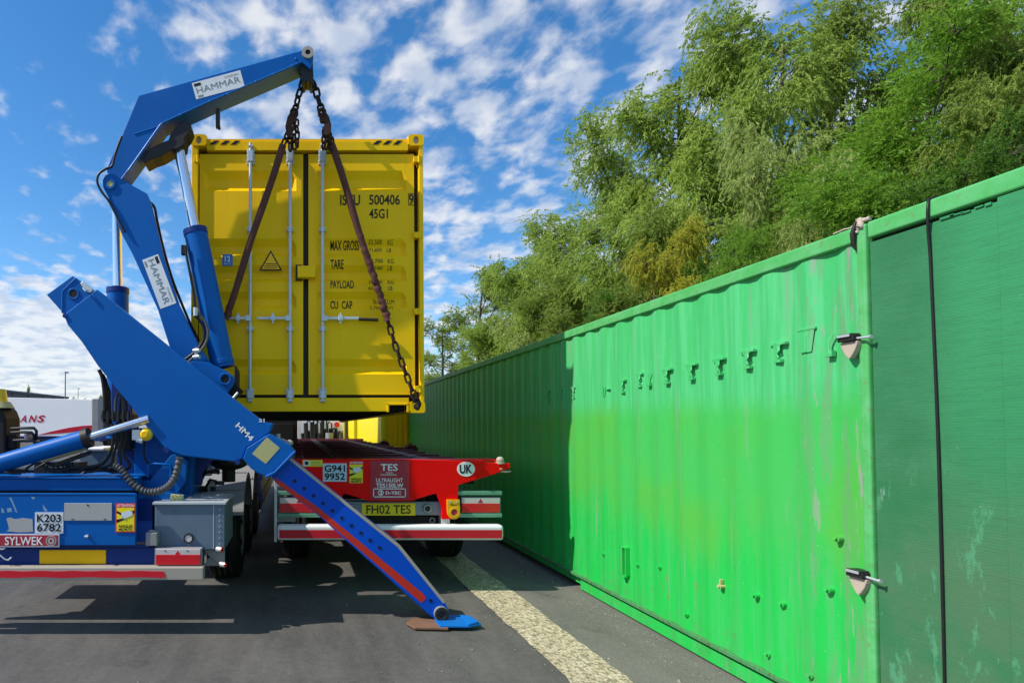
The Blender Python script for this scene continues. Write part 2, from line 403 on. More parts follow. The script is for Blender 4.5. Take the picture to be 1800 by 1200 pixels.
def mat_weave():
    b = NB('textured_green_panel'); x, y, z = b.sep()
    wv = b.N('ShaderNodeTexWave'); wv.wave_type = 'BANDS'; wv.bands_direction = 'Z'; b.L(b.map(rot=(.03, 0, 0)), wv.inputs['Vector'])
    wv.inputs['Scale'].default_value = 24; wv.inputs['Distortion'].default_value = 3.2; wv.inputs['Detail'].default_value = 4; wv.inputs['Detail Scale'].default_value = 2.2
    n = b.noise(b.map((1, 1, 1)), 1.7, 5, .62); n2 = b.noise(b.map((1, 4, 46)), 1.2, 5, .75); n3 = b.noise(b.map((1, 40, 40)), 1.3, 4, .65)
    c = b.mix(b.ss(n, .35, .65), (.030, .170, .068), (.044, .205, .094))
    c = b.mix(b.math('MULTIPLY', b.ss(y, 5.9, 5.62), b.ss(z, .7, 2.4)), c, (.040, .27, .105))
    c = b.mix(b.math('MULTIPLY', b.ss(n2, .42, .72), .42), c, (.028, .14, .062))
    dirt = b.math('MULTIPLY', b.ss(n, .34, .62), b.ss(z, 1.9, .8))
    c = b.mix(b.math('MULTIPLY', dirt, .7), c, (.085, .155, .080))
    sc = b.math('MULTIPLY', b.ss(b.noise(b.map((1, 4.0, 1.4), (2, 5, 1)), 2.0, 6, .7), .55, .63), b.ss(z, 1.65, 1.2))
    c = b.mix(b.math('MULTIPLY', sc, .6), c, (.09, .34, .18))
    sc3 = b.math('MULTIPLY', b.ss(b.noise(b.map((1, 6.0, 2.4), (7, 1, 3)), 2.0, 6, .7), .64, .69), b.ss(z, 1.9, 1.1))
    c = b.mix(b.math('MULTIPLY', sc3, .8), c, (.24, .38, .29))
    sp = b.ss(b.noise(b.map((1, 30, 22), (2, 5, 1)), 2.0, 3, .6), .70, .75)
    c = b.mix(b.math('MULTIPLY', sp, .4), c, (.16, .36, .24))
    b.bump(b.math('ADD', b.math('MULTIPLY', wv.outputs['Fac'], .14), b.math('ADD', b.math('MULTIPLY', n3, .8), b.math('MULTIPLY', n2, .5))), .30, .006)
    return b.fin(c, .65, spec=.2)
M['weave'] = mat_weave()

def mat_leaf(name, a, bcol, trans=.5):
    b = NB(name); b.nt.nodes.remove(b.bsdf)
    n = b.noise(b.map((1, 1, 1)), 1.5, 3, .6); n2 = b.noise(b.map((1, 1, 1)), 23, 2, .6)
    c = b.mix(b.ss(b.math('ADD', b.math('MULTIPLY', n, .6), b.math('MULTIPLY', n2, .4)), .36, .64), a, bcol)
    d = b.N('ShaderNodeBsdfPrincipled'); d.inputs['Roughness'].default_value = .5; d.inputs['Specular IOR Level'].default_value = .25; b.L(c, d.inputs['Base Color'])
    t = b.N('ShaderNodeBsdfTranslucent'); hs = b.N('ShaderNodeHueSaturation'); hs.inputs['Hue'].default_value = .485; hs.inputs['Value'].default_value = 1.35; b.L(c, hs.inputs['Color']); b.L(hs.outputs[0], t.inputs['Color'])
    mx = b.N('ShaderNodeMixShader'); mx.inputs[0].default_value = trans; b.L(d.outputs[0], mx.inputs[1]); b.L(t.outputs[0], mx.inputs[2])
    b.L(mx.outputs[0], b.out.inputs[0]); return b.mat
M['leaf_willow'] = mat_leaf('willow_leaves', (.21, .32, .044), (.38, .50, .105))
M['leaf_pale'] = mat_leaf('pale_willow_leaves', (.27, .36, .085), (.42, .50, .16))
M['leaf_bright'] = mat_leaf('bright_green_leaves', (.115, .26, .018), (.23, .41, .040))
M['leaf_olive'] = mat_leaf('olive_leaves', (.165, .25, .036), (.30, .39, .078))
M['leaf_yellow'] = mat_leaf('yellowish_leaves', (.34, .37, .030), (.48, .47, .055))
M['leaf_dark'] = mat_leaf('dark_conifer_leaves', (.065, .16, .014), (.12, .25, .03))

# ================================================================== the setting
struct(MB().add([(-1500, -1500, 0), (1500, -1500, 0), (1500, 3000, 0), (-1500, 3000, 0)], [(0, 1, 2, 3)]).build('ground', M['asphalt']))
def strip(name, xa, xb, z, mat, wob, y0=-6, y1=60, step=.05):
    m = MB(); n = int((y1 - y0) / step); v = []
    xl = np.cumsum(rng.normal(0, 1, n + 1)); xr = np.cumsum(rng.normal(0, 1, n + 1))
    k = np.ones(41) / 41; xl = xl - np.convolve(xl, k, 'same'); xr = xr - np.convolve(xr, k, 'same')
    for i in range(n + 1):
        y = y0 + i * step
        v += [(xa + np.clip(xl[i], -2, 2) * wob, y, z), (xb + np.clip(xr[i], -2, 2) * wob, y, z)]
    m.add(v, [(2 * i, 2 * i + 1, 2 * i + 3, 2 * i + 2) for i in range(n)])
    return struct(m.build(name, mat))
strip('verge', 2.20, 9.0, .004, M['asphalt_side'], 0)
strip('gravel_strip', 1.85, 2.275, .008, M['gravel'], .006)

# ================================================================== green containers on the right
WX = 3.00                                            # plane of the container sides
def corrugated(m, x_out, x_in, y0, y1, z0, z1, mat=None, period=.278, flat=.104, slope=.035, nz=1, smooth=False):
    ys = [(y0, x_out)]; y = y0 + .06; st = 0
    ys.append((y, x_out))
    while y < y1 - .3:
        y += slope; ys.append((y, x_in)); y += flat; ys.append((y, x_in)); y += slope; ys.append((y, x_out)); y += flat; ys.append((y, x_out))
    ys.append((y1, x_out)); n = len(ys); v = []
    for k in range(nz + 1):
        z = z0 + (z1 - z0) * k / nz
        for (yy, xx) in ys: v.append((xx, yy, z))
    fs = [(k * n + i, k * n + i + 1, (k + 1) * n + i + 1, (k + 1) * n + i) for k in range(nz) for i in range(n - 1)]
    return m.add(v, fs, mat, smooth)

YJ = 3.015
gc = thing('shipping_container', 'long bright green corrugated container streaked with repaint beside the gravel strip', 'container', (WX, YJ, 0))
L40 = 12.19; HT = 2.79
corrugated(MB(), WX + .004, WX + .022, YJ + .0, YJ + L40 - .1, .17, HT - .085, None, .278, .064, .075, 1, True).build('side_panel', M['green'], gc)
corrugated(MB(), WX + 2.43, WX + 2.40, YJ, YJ + L40 - .1, .17, HT - .085).build('side_panel', M['green'], gc)
m = MB(); m.box((WX - .012, YJ + .0, HT - .085), (WX + .055, YJ + L40, HT)); m.box((WX + 2.38, YJ, HT - .085), (WX + 2.445, YJ + L40, HT))
m.build('top_rail', M['green_rail'], gc, .012, seg=3)
MB().box((WX + .055, YJ + .02, HT - .035), (WX + 2.38, YJ + L40 - .02, HT - .02)).build('roof', M['green_rail'], gc)
m = MB(); m.box((WX - .014, YJ + .0, .140), (WX + .05, YJ + L40, .170)); m.build('bottom_rail', M['rail_rust'], gc, .004)
m = MB(); m.box((WX + .012, YJ + .0, .018), (WX + .05, YJ + 3.05, .118)); m.box((WX + .05, YJ + 3.05, .05), (WX + .09, YJ + L40, .118)); m.build('skirt', M['green'], gc, .004)
MB().box((WX + .10, YJ + .05, .125), (WX + 2.38, YJ + L40 - .05, .16)).build('floor', M['container_floor'], gc)
for yy, wd_, pr_ in ((YJ - .055, .050, .016), (YJ + L40 - .1, .085, -.01)):
    MB().box((WX - pr_, yy, .01), (WX + .11, yy + wd_, HT)).build('corner_post', M['green_rail'], gc, .012, seg=3)
    MB().box((WX + 2.33, yy, .01), (WX + 2.445, yy + .085, HT)).build('corner_post', M['green_rail'], gc, .012)
MB().box((WX + .11, YJ + L40 - .06, .1), (WX + 2.33, YJ + L40 - .02, HT - .02)).build('end_wall', M['green'], gc)
MB().box((WX + .11, YJ - .04, .1), (WX + 2.33, YJ - .01, HT - .02)).build('end_wall', M['green'], gc)
# welded lashing brackets: a flat tab with a bent hook hanging from it
for (px, py, k) in [(963, 694, 0), (985, 691, 0), (1008, 689, 0), (1062, 689, 2), (1094, 678, 0), (1124, 667, 0), (1140, 666, 3), (1171, 660, 1), (1214, 652, 1), (1262, 643, 1), (1313, 630, 1), (1367, 618, 1), (1417, 604, 4), (1459, 608, 3)]:
    p = PX(px, py, WX); q = MB(); x = WX - .004; y, z = p.y, p.z
    if k in (0, 1):
        w = .045 + .016 * k
        q.box((x - .020, y - w, z + .040), (x + .02, y + w * .8, z + .056))
        q.prism([(x - .004, y - w * .5, z + .042), (x - .004, y + w * .5, z + .042), (x - .004, y, z - .012)], (-.014, 0, 0))
        q.tube([(x - .004, y - .012, z + .03), (x - .03, y - .022, z + .006), (x - .026, y + .006, z - .016), (x - .03, y - .018, z - .036), (x - .008, y + .002, z - .056)], .0085, 8)
        q.box((x - .022, y - .026, z - .068), (x + .02, y + .020, z - .048))
    elif k == 2:
        q.tube([(x, y + .02, z + .05), (x - .022, y + .02, z - .01), (x - .02, y, z - .04), (x - .022, y - .02, z - .01), (x, y - .02, z + .05)], .006, 6)
        q.box((x - .016, y - .085, z + .02), (x + .02, y - .035, z + .028))
    elif k == 3:
        q.tube([(x, y - .024, z + .066), (x - .016, y + .0, z + .03), (x - .016, y + .006, z - .02), (x - .02, y - .008, z - .048)], .0075, 6)
        q.box((x - .022, y - .018, z - .06), (x + .02, y + .022, z - .026))
    else:
        q.prism([(x, y - .058, z + .080), (x, y + .052, z + .080), (x, y + .036, z - .052), (x, y - .036, z - .052)], (-.006, 0, 0))
        q.box((x - .014, y - .064, z + .078), (x + .02, y + .056, z + .092)); q.box((x - .018, y - .006, z - .05), (x, y + .004, z + .05))
    q.v = [(WX + (a_ - WX) * .36 if a_ < WX else a_, b_, c_) for a_, b_, c_ in q.v]
    q.build('bracket', M['green'], gc, .0015, seg=1)
for i, (px, py) in enumerate([(1061, 973), (1121, 992), (1160, 996), (1207, 1079), (1267, 1030), (1327, 1046), (1375, 1061), (1456, 1036), (1472, 946), (1350, 1149), (1425, 1187)]):
    p = PX(px, py, WX); q = MB()
    q.cyl((WX - .006, p.y, p.z), (WX + .05, p.y, p.z), .018 if i != 4 else .014, 12); q.cyl((WX - .020, p.y, p.z + .002), (WX - .006, p.y, p.z), .0115, 6)
    if i == 4: q.cyl((WX - .012, p.y, p.z), (WX - .004, p.y, p.z), .018, 6); q.box((WX - .008, p.y - .005, p.z + .015), (WX + .02, p.y + .006, p.z + .05))
    q.build('bolt', M['label_tan'] if i in (4,) else M['green'], gc, .003, seg=1)
p = PX(1100, 988, WX); q = MB()
q.box((WX - .022, p.y - .034, p.z - .115), (WX + .02, p.y - .022, p.z + .13)); q.box((WX - .022, p.y + .022, p.z - .115), (WX + .02, p.y + .034, p.z + .13)); q.box((WX - .022, p.y - .034, p.z + .13), (WX + .02, p.y + .034, p.z + .14))
q.cyl((WX - .028, p.y, p.z - .13), (WX + .02, p.y, p.z - .13), .02, 10)
q.build('latch_slot', M['green'], gc, .002, seg=1)

nc = thing('shipping_container', 'dull green container with rough woven-looking side nearest the camera', 'container', (WX, YJ - 6.15, 0))
m = MB(); y0, y1 = YJ - 6.10, YJ - .060
yS = PX(1752, 340, WX).y
m.box((WX + .004, yS + .0, .12), (WX + .05, y1, HT - .105)); m.build('side_panel', M['weave'], nc, .003)
m = MB(); m.box((WX - .006, y0, .12), (WX + .05, yS - .004, HT - .090)); m.build('side_panel', M['weave'], nc, .004)
m = MB(); m.box((WX - .012, y0, HT - .085), (WX + .06, y1, HT + .003)); m.build('top_rail', M['green_rail'], nc, .012, seg=3)
MB().box((WX + .030, y0, HT - .20), (WX + .052, y1, HT - .07)).build('seam', M['steel_dark'], nc)
m = MB(); m.box((WX - .012, y0, .02), (WX + .06, y1, .13)); m.build('bottom_rail', M['weave'], nc, .006)
m = MB(); m.box((WX + .055, y0, .1), (WX + 2.42, y1 - .04, HT - .02)); m.build('body', M['weave'], nc)
# frayed upper edge of the covering between joint and step
m = MB(); yy = yS
while yy < y1 - .36:
    m.obox((WX + .002, yy + .03, HT - .104 + random.uniform(-.004, .004)), (1, 0, 0), (0, 1, 0), (0, 0, 1), .005, random.uniform(.008, .03), random.uniform(.003, .008)); yy += random.uniform(.03, .07)
m.build('frayed_edge', M['weave'], nc)
# the black cable over the rail
pa = PX(1638, 352, WX); pb = PX(1660, 1200, WX)
pts = [(WX + .35, pa.y + .02, HT + .02), (WX + .05, pa.y + .01, HT + .018), (WX - .016, pa.y, HT + .006), (WX - .022, pa.y - .0, HT - .06), (WX - .008, pa.y + .012, HT - .14)]
for k in range(1, 22):
    t = k / 21; pts.append((WX - .003 + .002 * math.sin(9 * t), pa.y + .012 * (1 - t) * math.cos(5 * t) + (pb.y - pa.y) * t, HT - .14 - (HT - .15) * t))
tag(MB().tube(pts, .0058, 10).build('cable', M['hose'], root=(WX, pa.y, 0)), 'thin black cable hanging over the rail down the woven green container', 'cable')

def clamp(px, py, label):
    """bridge clamp: dark block over a beige pointed plate with a bolt going across the joint"""
    p = PX(px, py, WX - .03); y, z = p.y, p.z
    t = thing('container_clamp', label, 'clamp', (WX - .03, y, z), 'clamps across the container joint')
    q = MB(); q.box((WX - .062, y - .042, z + .018), (WX + .0, y + .046, z + .050)); q.box((WX - .068, y - .036, z + .038), (WX - .0, y + .040, z + .058)); q.build('clamp_block', M['steel_dark'], t, .004)
    q = MB(); q.box((WX - .0705, y - .032, z + .041), (WX - .068, y + .036, z + .055)); q.build('face_plate', M['galv'], t)
    q = MB(); prof = [(.046, .016), (.044, -.004), (.034, -.030), (.018, -.056), (.004, -.074)]
    q.prism([(WX - .01, y + a, z + b) for a, b in prof] + [(WX - .01, y - a, z + b) for a, b in prof[::-1]], (-.034, 0, 0)); q.build('pointed_plate', M['beige'], t, .008, seg=3)
    q = MB(); q.cyl((WX - .036, y - .03, z + .03), (WX - .036, y - .105, z + .026), .0065, 10); q.cyl((WX - .036, y - .105, z + .026), (WX - .036, y - .114, z + .026), .011, 6); q.build('bolt', M['galv'], t)
clamp(1496, 606, 'dark clamp with beige pointed plate joining the two green containers, upper one')
clamp(1512, 1020, 'dark clamp with reddish pointed plate low on the joint of two green containers')
# rag and knot tied over the joint
p = PX(1504, 398, WX - .02); t = thing('tied_rag', 'scrap of beige rag and dark strap tied over the green container joint', 'rag', (p.x, p.y, p.z))
q = MB()
for a_, b_, r_ in (((-.02, -.03, -.03), (.03, .02, .035), .014), ((.0, .03, -.01), (.02, -.035, .02), .011), ((-.015, -.01, -.05), (.01, .0, .03), .010)):
    pa_, pb_ = Vector((WX - .005, p.y, HT + .012)) + Vector(a_), Vector((WX - .005, p.y, HT + .012)) + Vector(b_)
    q.tube([pa_ + (pb_ - pa_) * (k / 9) + Vector((.006 * math.sin(2.1 * k), .008 * math.cos(1.7 * k), .006 * math.sin(1.3 * k))) for k in range(10)], [r_ * (.7 + .5 * abs(math.sin(1.9 * k + a_[0] * 90))) for k in range(10)], 9)
q.tube([(WX + .02, p.y + .03, HT + .008), (WX - .005, p.y + .08, HT + .010), (WX - .014, p.y + .13, HT + .002)], .004, 6)
q.build('cloth', M['beige'], t)
q = MB(); q.tube([(WX - .02, p.y, HT + .02), (WX - .034, p.y + .004, HT - .04), (WX - .022, p.y + .012, HT - .1), (WX - .012, p.y + .004, HT - .13)], [.008, .011, .010, .005], 8); q.build('strap', M['steel_dark'], t)

# ================================================================== the hanging yellow container
Y0 = 5.93
c0 = P(540, 724, Y0)
yc = thing('shipping_container', 'yellow high-cube container hanging from chains above the red trailer', 'container', (c0.x, Y0, c0.z))
X0, X1 = P(336, 500, Y0).x, P(745, 500, Y0).x
ZB, ZT = P(0, 724.5, Y0).z, P(0, 237.5, Y0).z
def zz(py): return P(0, py, Y0).z
def xx(px): return P(px, 500, Y0).x
YL = 9.6
for side, xa, xb in ((-1, X0, xx(347)), (1, xx(737.5), X1)):
    MB().box((xa, Y0, ZB + .11), (xb, Y0 + .09, ZT - .11)).build('corner_post', M['yellow'], yc, .006)
    MB().box((xa, Y0 + YL - .09, ZB + .11), (xb, Y0 + YL, ZT - .11)).build('corner_post', M['yellow'], yc, .006)
def casting(xa, xb, za, zb, ya, holes_z):
    """corner casting: a block with an oval opening in its outer face"""
    q = MB(); cx, cz = (xa + xb) / 2, holes_z; rx, rz = .030, .042; n = 20
    y = ya - .008; q.box((xa, y + .03, za), (xb, y + .178, zb))
    outer = []; inner = []
    for i in range(n):
        th = 2 * math.pi * (i + .5) / n; c, s_ = math.cos(th), math.sin(th)
        k = min(((xb - xa) / 2) / max(abs(c), 1e-6), ((zb - za) / 2) / max(abs(s_), 1e-6))
        outer.append((cx + c * k, (za + zb) / 2 + s_ * k)); inner.append((cx + rx * c, cz + rz * s_))
    v = [(a, y, b) for a, b in outer] + [(a, y, b) for a, b in inner] + [(a, y + .03, b) for a, b in outer] + [(a, y + .03, b) for a, b in inner]
    fs = []
    for i in range(n):
        j = (i + 1) % n; fs += [(i, n + i, n + j, j), (i, j, 2 * n + j, 2 * n + i), (n + i, 3 * n + i, 3 * n + j, n + j)]
    q.add(v, fs)
    q.add([(a, y + .0285, b) for a, b in inner], [tuple(range(n))], M['blank'])
    return q
w = xx(363) - X0
for xa in (X0 - .006, X1 - w + .006):
    casting(xa, xa + w, ZT - .115, ZT + .004, Y0, ZT - .056).build('corner_casting', M['yellow'], yc)
    casting(xa, xa + w, ZB - .004, ZB + .115, Y0, ZB + .056).build('corner_casting', M['yellow'], yc)
    MB().box((xa, Y0 + YL - .17, ZT - .115), (xa + w, Y0 + YL + .006, ZT + .004)).build('corner_casting', M['yellow'], yc, .01)
    MB().box((xa, Y0 + YL - .17, ZB - .004), (xa + w, Y0 + YL + .006, ZB + .115)).build('corner_casting', M['yellow'], yc, .01)
q = MB(); q.box((X0 + w - .004, Y0 + .012, zz(263)), (X1 - w + .004, Y0 + .09, zz(248))); q.box((X0 + w - .004, Y0 + .03, zz(248) + .001), (X1 - w + .004, Y0 + .12, zz(242)))
for x0_ in (372, 391, 409, 659, 677, 695):     # black hazard bars on the header
    a, b = P(x0_, 253.5, Y0), P(x0_ + 9, 246.5, Y0); y = Y0 + .0095; sk = .025
    q.prism([(a.x - sk, y, a.z), (b.x - sk, y, a.z), (b.x + sk, y, b.z), (a.x + sk, y, b.z)], (0, .004, 0), M['ink'])
q.build('header', M['yellow'], yc)
# sill with fork notch
q = MB(); zt, zb_ = zz(699), ZB + .012; xn0, xn1 = xx(683), xx(714)
q.prism([(X0 + w, Y0 + .006, zb_), (xn0, Y0 + .006, zb_), (xn0, Y0 + .006, zz(711.5)), (xn1, Y0 + .006, zz(711.5)), (xn1, Y0 + .006, zb_), (X1 - w, Y0 + .006, zb_), (X1 - w, Y0 + .006, zt), (X0 + w, Y0 + .006, zt)], (0, .12, 0))
for xa in (xn0 - .022, xn1): q.box((xa, Y0 - .004, zb_ - .008), (xa + .022, Y0 + .1, zz(709)))
q.box((xn0 - .022, Y0 - .004, zz(711.5)), (xn1 + .022, Y0 + .1, zz(708.5)))
q.build('sill', M['yellow'], yc, .003)
MB().box((X0 + .05, Y0 + .094, zz(699)), (X1 - .05, Y0 + .12, zz(262))).build('gasket', M['gasket'], yc)
# doors with horizontal corrugation
prof = [(268, 0), (297, 0), (311, 1), (325, 1), (333, 0), (417, 0), (430, 1), (442, 1), (450, 0), (464, 0), (476, 1), (487, 1), (494, 0), (511, 0), (523, 1), (534, 1), (541, 0), (630, 0), (643, 1), (650, 1), (657, 0), (693, 0)]
def door(xa, xb, ia, ib):
    """flat frame around a panel pressed into horizontal ribs"""
    q = MB(); yo, yi = Y0 + .040, Y0 + .082; xs = [xa, ia, ia + .045, ib - .045, ib, xb]; rows = []
    for py, d in prof:
        yy = yo + (yi - yo) * d; rows.append([(xs[0], yo, zz(py)), (xs[1], yo, zz(py)), (xs[2], yy, zz(py)), (xs[3], yy, zz(py)), (xs[4], yo, zz(py)), (xs[5], yo, zz(py))])
    v = [p for r in rows for p in r]; n = 6
    q.add(v, [(i * n + k, (i + 1) * n + k, (i + 1) * n + k + 1, i * n + k + 1) for i in range(len(rows) - 1) for k in range(n - 1)])
    for xe in (xa, xb):
        q.add([(xe, yo, zz(268)), (xe, yo + .06, zz(268)), (xe, yo + .06, zz(693)), (xe, yo, zz(693))], [(0, 1, 2, 3)])
    q.add([(xa, yo, zz(268)), (xb, yo, zz(268)), (xb, yo + .06, zz(268)), (xa, yo + .06, zz(268))], [(0, 1, 2, 3)])
    return q
dl = door(xx(349), xx(533), xx(357), xx(521)).build('door', M['yellow'], yc)
dr = door(xx(542.5), xx(730), xx(557), xx(716)).build('door', M['yellow'], yc)
q = MB(); a = P(523, 489, Y0); b = P(554, 469, Y0); q.box((a.x, Y0 - .045, a.z), (b.x, Y0 + .045, b.z)); q.box((a.x - .02, Y0 + .02, a.z - .02), (a.x + .05, Y0 + .042, b.z + .03), M['gasket']); q.build('lock_box', M['yellow'], dr, .004)
for side, x0_, x1_ in ((0, 340, 349), (1, 728, 743)):
    for py in (280, 413, 547, 683):
        q = MB(); q.box((xx(x0_), Y0 - .008, zz(py + 5)), (xx(x1_), Y0 + .07, zz(py - 5))); q.cyl((xx((x0_ + x1_) / 2 + 2), Y0 - .004, zz(py + 6)), (xx((x0_ + x1_) / 2 + 2), Y0 - .004, zz(py - 6)), .012, 10)
        q.build('hinge', M['yellow'], dl if side == 0 else dr, .003)
for px, dd in ((440, dl), (510, dl), (567, dr)):
    x = xx(px); yb = Y0 - .005; q = MB()
    q.cyl((x, yb, zz(704)), (x, yb, zz(252)), .0175, 14)
    for py in (404, 578):
        q.box((x - .036, yb - .006, zz(py + 3)), (x + .036, yb + .045, zz(py - 3))); q.cyl((x, yb, zz(py + 4)), (x, yb, zz(py - 4)), .025, 12)
        for sx in (-.03, .03): q.sphere((x + sx, yb - .01, zz(py)), .008, 8)
    for (pa_, pb_) in ((262, 288), (682, 703)):
        q.box((x - .040, yb + .012, zz(pb_)), (x + .040, yb + .045, zz(pa_))); q.box((x - .026, yb - .022, zz(pb_ - 3)), (x + .026, yb + .012, zz(pa_ + 4)))
        for sx in (-.033, .033):
            for f in (.2, .5, .8): q.sphere((x + sx, yb + .010, zz(pa_ + (pb_ - pa_) * f)), .007, 8)
    q.cyl((x - .022, yb, zz(258)), (x + .022, yb, zz(258)), .02, 10); q.cyl((x - .022, yb, zz(704)), (x + .022, yb, zz(704)), .02, 10)
    q.build('lock_bar', M['galv'], dd, .002, seg=1)
for (x0_, x1_, grip, hub, dd) in ((404, 437, None, 419, dl), (452, 507, None, 480, dl), (570, 663, (630, 664), 598, dr)):
    q = MB(); y = Y0 - .03; z = zz(560)
    if grip:
        q.box((xx(x0_), y - .008, z - .014), (xx(grip[0]), y + .008, z + .014)); q.cyl((xx(grip[0]), y, z - .012), (xx(grip[1]), y, z - .018), .017, 12, mat=M['gasket'])
    else: q.box((xx(x0_), y - .008, z - .013), (xx(x1_), y + .008, z + .013))
    q.box((xx(hub) - .022, y - .018, z - .03), (xx(hub) + .022, y + .06, z + .03)); q.cyl((xx(hub), y - .024, z + .0), (xx(hub), y + .02, z + .0), .02, 10)
    q.box((xx(hub) - .008, y - .012, z - .06), (xx(hub) + .008, y + .01, z + .055))
    q.box((xx(x1_ if not grip else x0_) - .03, y - .012, z - .03), (xx(x1_ if not grip else x0_) + .03, y + .03, z + .03))
    q.build('handle', M['galv'], dd, .003)
# markings on the doors
q = MB(); yt = Y0 + .036; K = M['ink_brown']; DR0 = dr
DZ = [zz(py) for py, d in prof[::-1]]; DY = [Y0 + .040 + .042 * d for py, d in prof[::-1]]      # the lettering follows the pressed panel
for s_, x0_, y0_, x1_, y1_ in (('ISTU', 598, 342, 633, 361), ('500406', 649, 342, 703, 360), ('9', 719, 341.5, 727, 359.5), ('45G1', 649, 367, 682, 384),
        ('TARE', 581, 456, 604, 472), ('PAYLOAD', 581, 492, 622, 507), ('CU  CAP', 581, 527, 620, 543), ('MAX GROSS', 581, 422, 632, 438),
        ('32,500', 648, 421, 672, 429.5), ('KG', 682, 421, 691, 429.5), ('71,650', 650, 434, 672, 441), ('LB', 681, 434, 689, 441),
        ('3,700', 652, 455, 673, 463), ('KG', 682, 455, 692, 463), ('8,160', 652, 467, 673, 474), ('LB', 682, 467, 690, 474),
        ('28,800', 648, 491, 672, 499), ('KG', 682, 491, 692, 499), ('63,490', 648, 503, 671, 510), ('LB', 682, 503, 690, 510),
        ('76.4', 656, 525, 668, 533), ('CU.M', 676, 525, 694, 533), ('2,700', 650, 537, 670, 544), ('CU.FT', 674, 537, 692, 544)):
    big = (y1_ - y0_) > 12
    a = P(x0_, y1_, yt); b = P(x1_, y0_, yt)
    t_ = MB(); t_.text(s_, a, (1, 0, 0), (0, 0, 1), b.x - a.x, b.z - a.z, K, 0, .018 if big else .0)
    bm = bmesh.new(); me_ = bpy.data.meshes.new('line'); me_.from_pydata([tuple(p) for p in t_.v], [], t_.f); bm.from_mesh(me_); bpy.data.meshes.remove(me_)
    for zc in DZ: bmesh.ops.bisect_plane(bm, geom=bm.verts[:] + bm.edges[:] + bm.faces[:], plane_co=(0, 0, zc), plane_no=(0, 0, 1), dist=1e-6)
    bm.verts.index_update(); t_.v = [v_.co[:] for v_ in bm.verts]; t_.f = [[v_.index for v_ in f_.verts] for f_ in bm.faces]; bm.free()
    vv = []
    for (x, y, z) in t_.v:
        vv.append((x, float(np.interp(z, DZ, DY)) - .003, z))
    l_ = MB(); l_.add(vv, t_.f, K); l_.build('lettering', K, dr)
a, b = P(718, 361, yt), P(728.5, 340, yt)
for r0, r1 in (((a.x, a.z), (b.x, a.z + .006)), ((a.x, b.z - .006), (b.x, b.z)), ((a.x, a.z), (a.x + .006, b.z)), ((b.x - .006, a.z), (b.x, b.z))):
    q.box((r0[0], yt - .001, r0[1]), (r1[0], yt + .001, r1[1]), K)
q.build('check_frame', K, dr)
q = MB(); A, B_, C_ = P(476, 440, yt), P(456, 476, yt), P(496, 476, yt)
def tri(A, B_, C_, y, k, mat):
    c = (A + B_ + C_) / 3; q.prism([Vector((c.x + (p.x - c.x) * k, y, c.z + (p.z - c.z) * k)) for p in (A, C_, B_)], (0, .002, 0), mat)
yq = Y0 + .028
tri(A, B_, C_, yq, 1.0, M['ink']); tri(A, B_, C_, yq - .002, .80, M['plate_amber'])
for i, (x0_, x1_) in enumerate(((467, 486), (465, 487), (464, 488))): a, b = P(x0_, 463 + 3.4 * i, yq), P(x1_, 464.3 + 3.4 * i, yq); q.box((a.x, yq - .0035, b.z), (b.x, yq - .002, a.z), M['ink_brown'])
q.build('warning_sign', M['ink'], dl)
q = MB(); q.pbox(391, 447, 409, 467, yq, .003, M['sticker_blue']); q.ptext('12', 395, 450, 405, 460, yq - .002, M['ink_white'], .02); q.ptext('IICL', 394, 462, 406, 465, yq - .002, M['ink_white']); q.build('blue_sticker', M['sticker_blue'], dl)
# body
xs0, xs1 = X0 + .01, X1 - .01
corrugated(MB(), xs0, xs0 + .036, Y0 + .09, Y0 + YL - .09, ZB + .15, ZT - .06).build('side_panel', M['yellow'], yc)
corrugated(MB(), xs1, xs1 - .036, Y0 + .09, Y0 + YL - .09, ZB + .15, ZT - .06).build('side_panel', M['yellow'], yc)
q = MB()
for xa in (X0 + .002, X1 - .062):
    q.box((xa, Y0 + .17, ZT - .065), (xa + .06, Y0 + YL - .17, ZT - .006)); q.box((xa, Y0 + .17, ZB + .012), (xa + .06, Y0 + YL - .17, ZB + .155))
q.build('side_rail', M['yellow'], yc, .006)
MB().box((X0 + .06, Y0 + .13, ZT - .04), (X1 - .06, Y0 + YL - .1, ZT - .02)).build('roof', M['yellow'], yc)
MB().box((X0 + .06, Y0 + YL - .06, ZB + .1), (X1 - .06, Y0 + YL - .02, ZT - .06)).build('front_wall', M['yellow'], yc)
q = MB(); q.box((X0 + .06, Y0 + .13, ZB + .14), (X1 - .06, Y0 + YL - .1, ZB + .17)); yy = Y0 + .3
while yy < Y0 + YL - .3: q.box((X0 + .06, yy, ZB + .03), (X1 - .06, yy + .045, ZB + .139)); yy += .3
q.build('floor', M['container_floor'], yc)

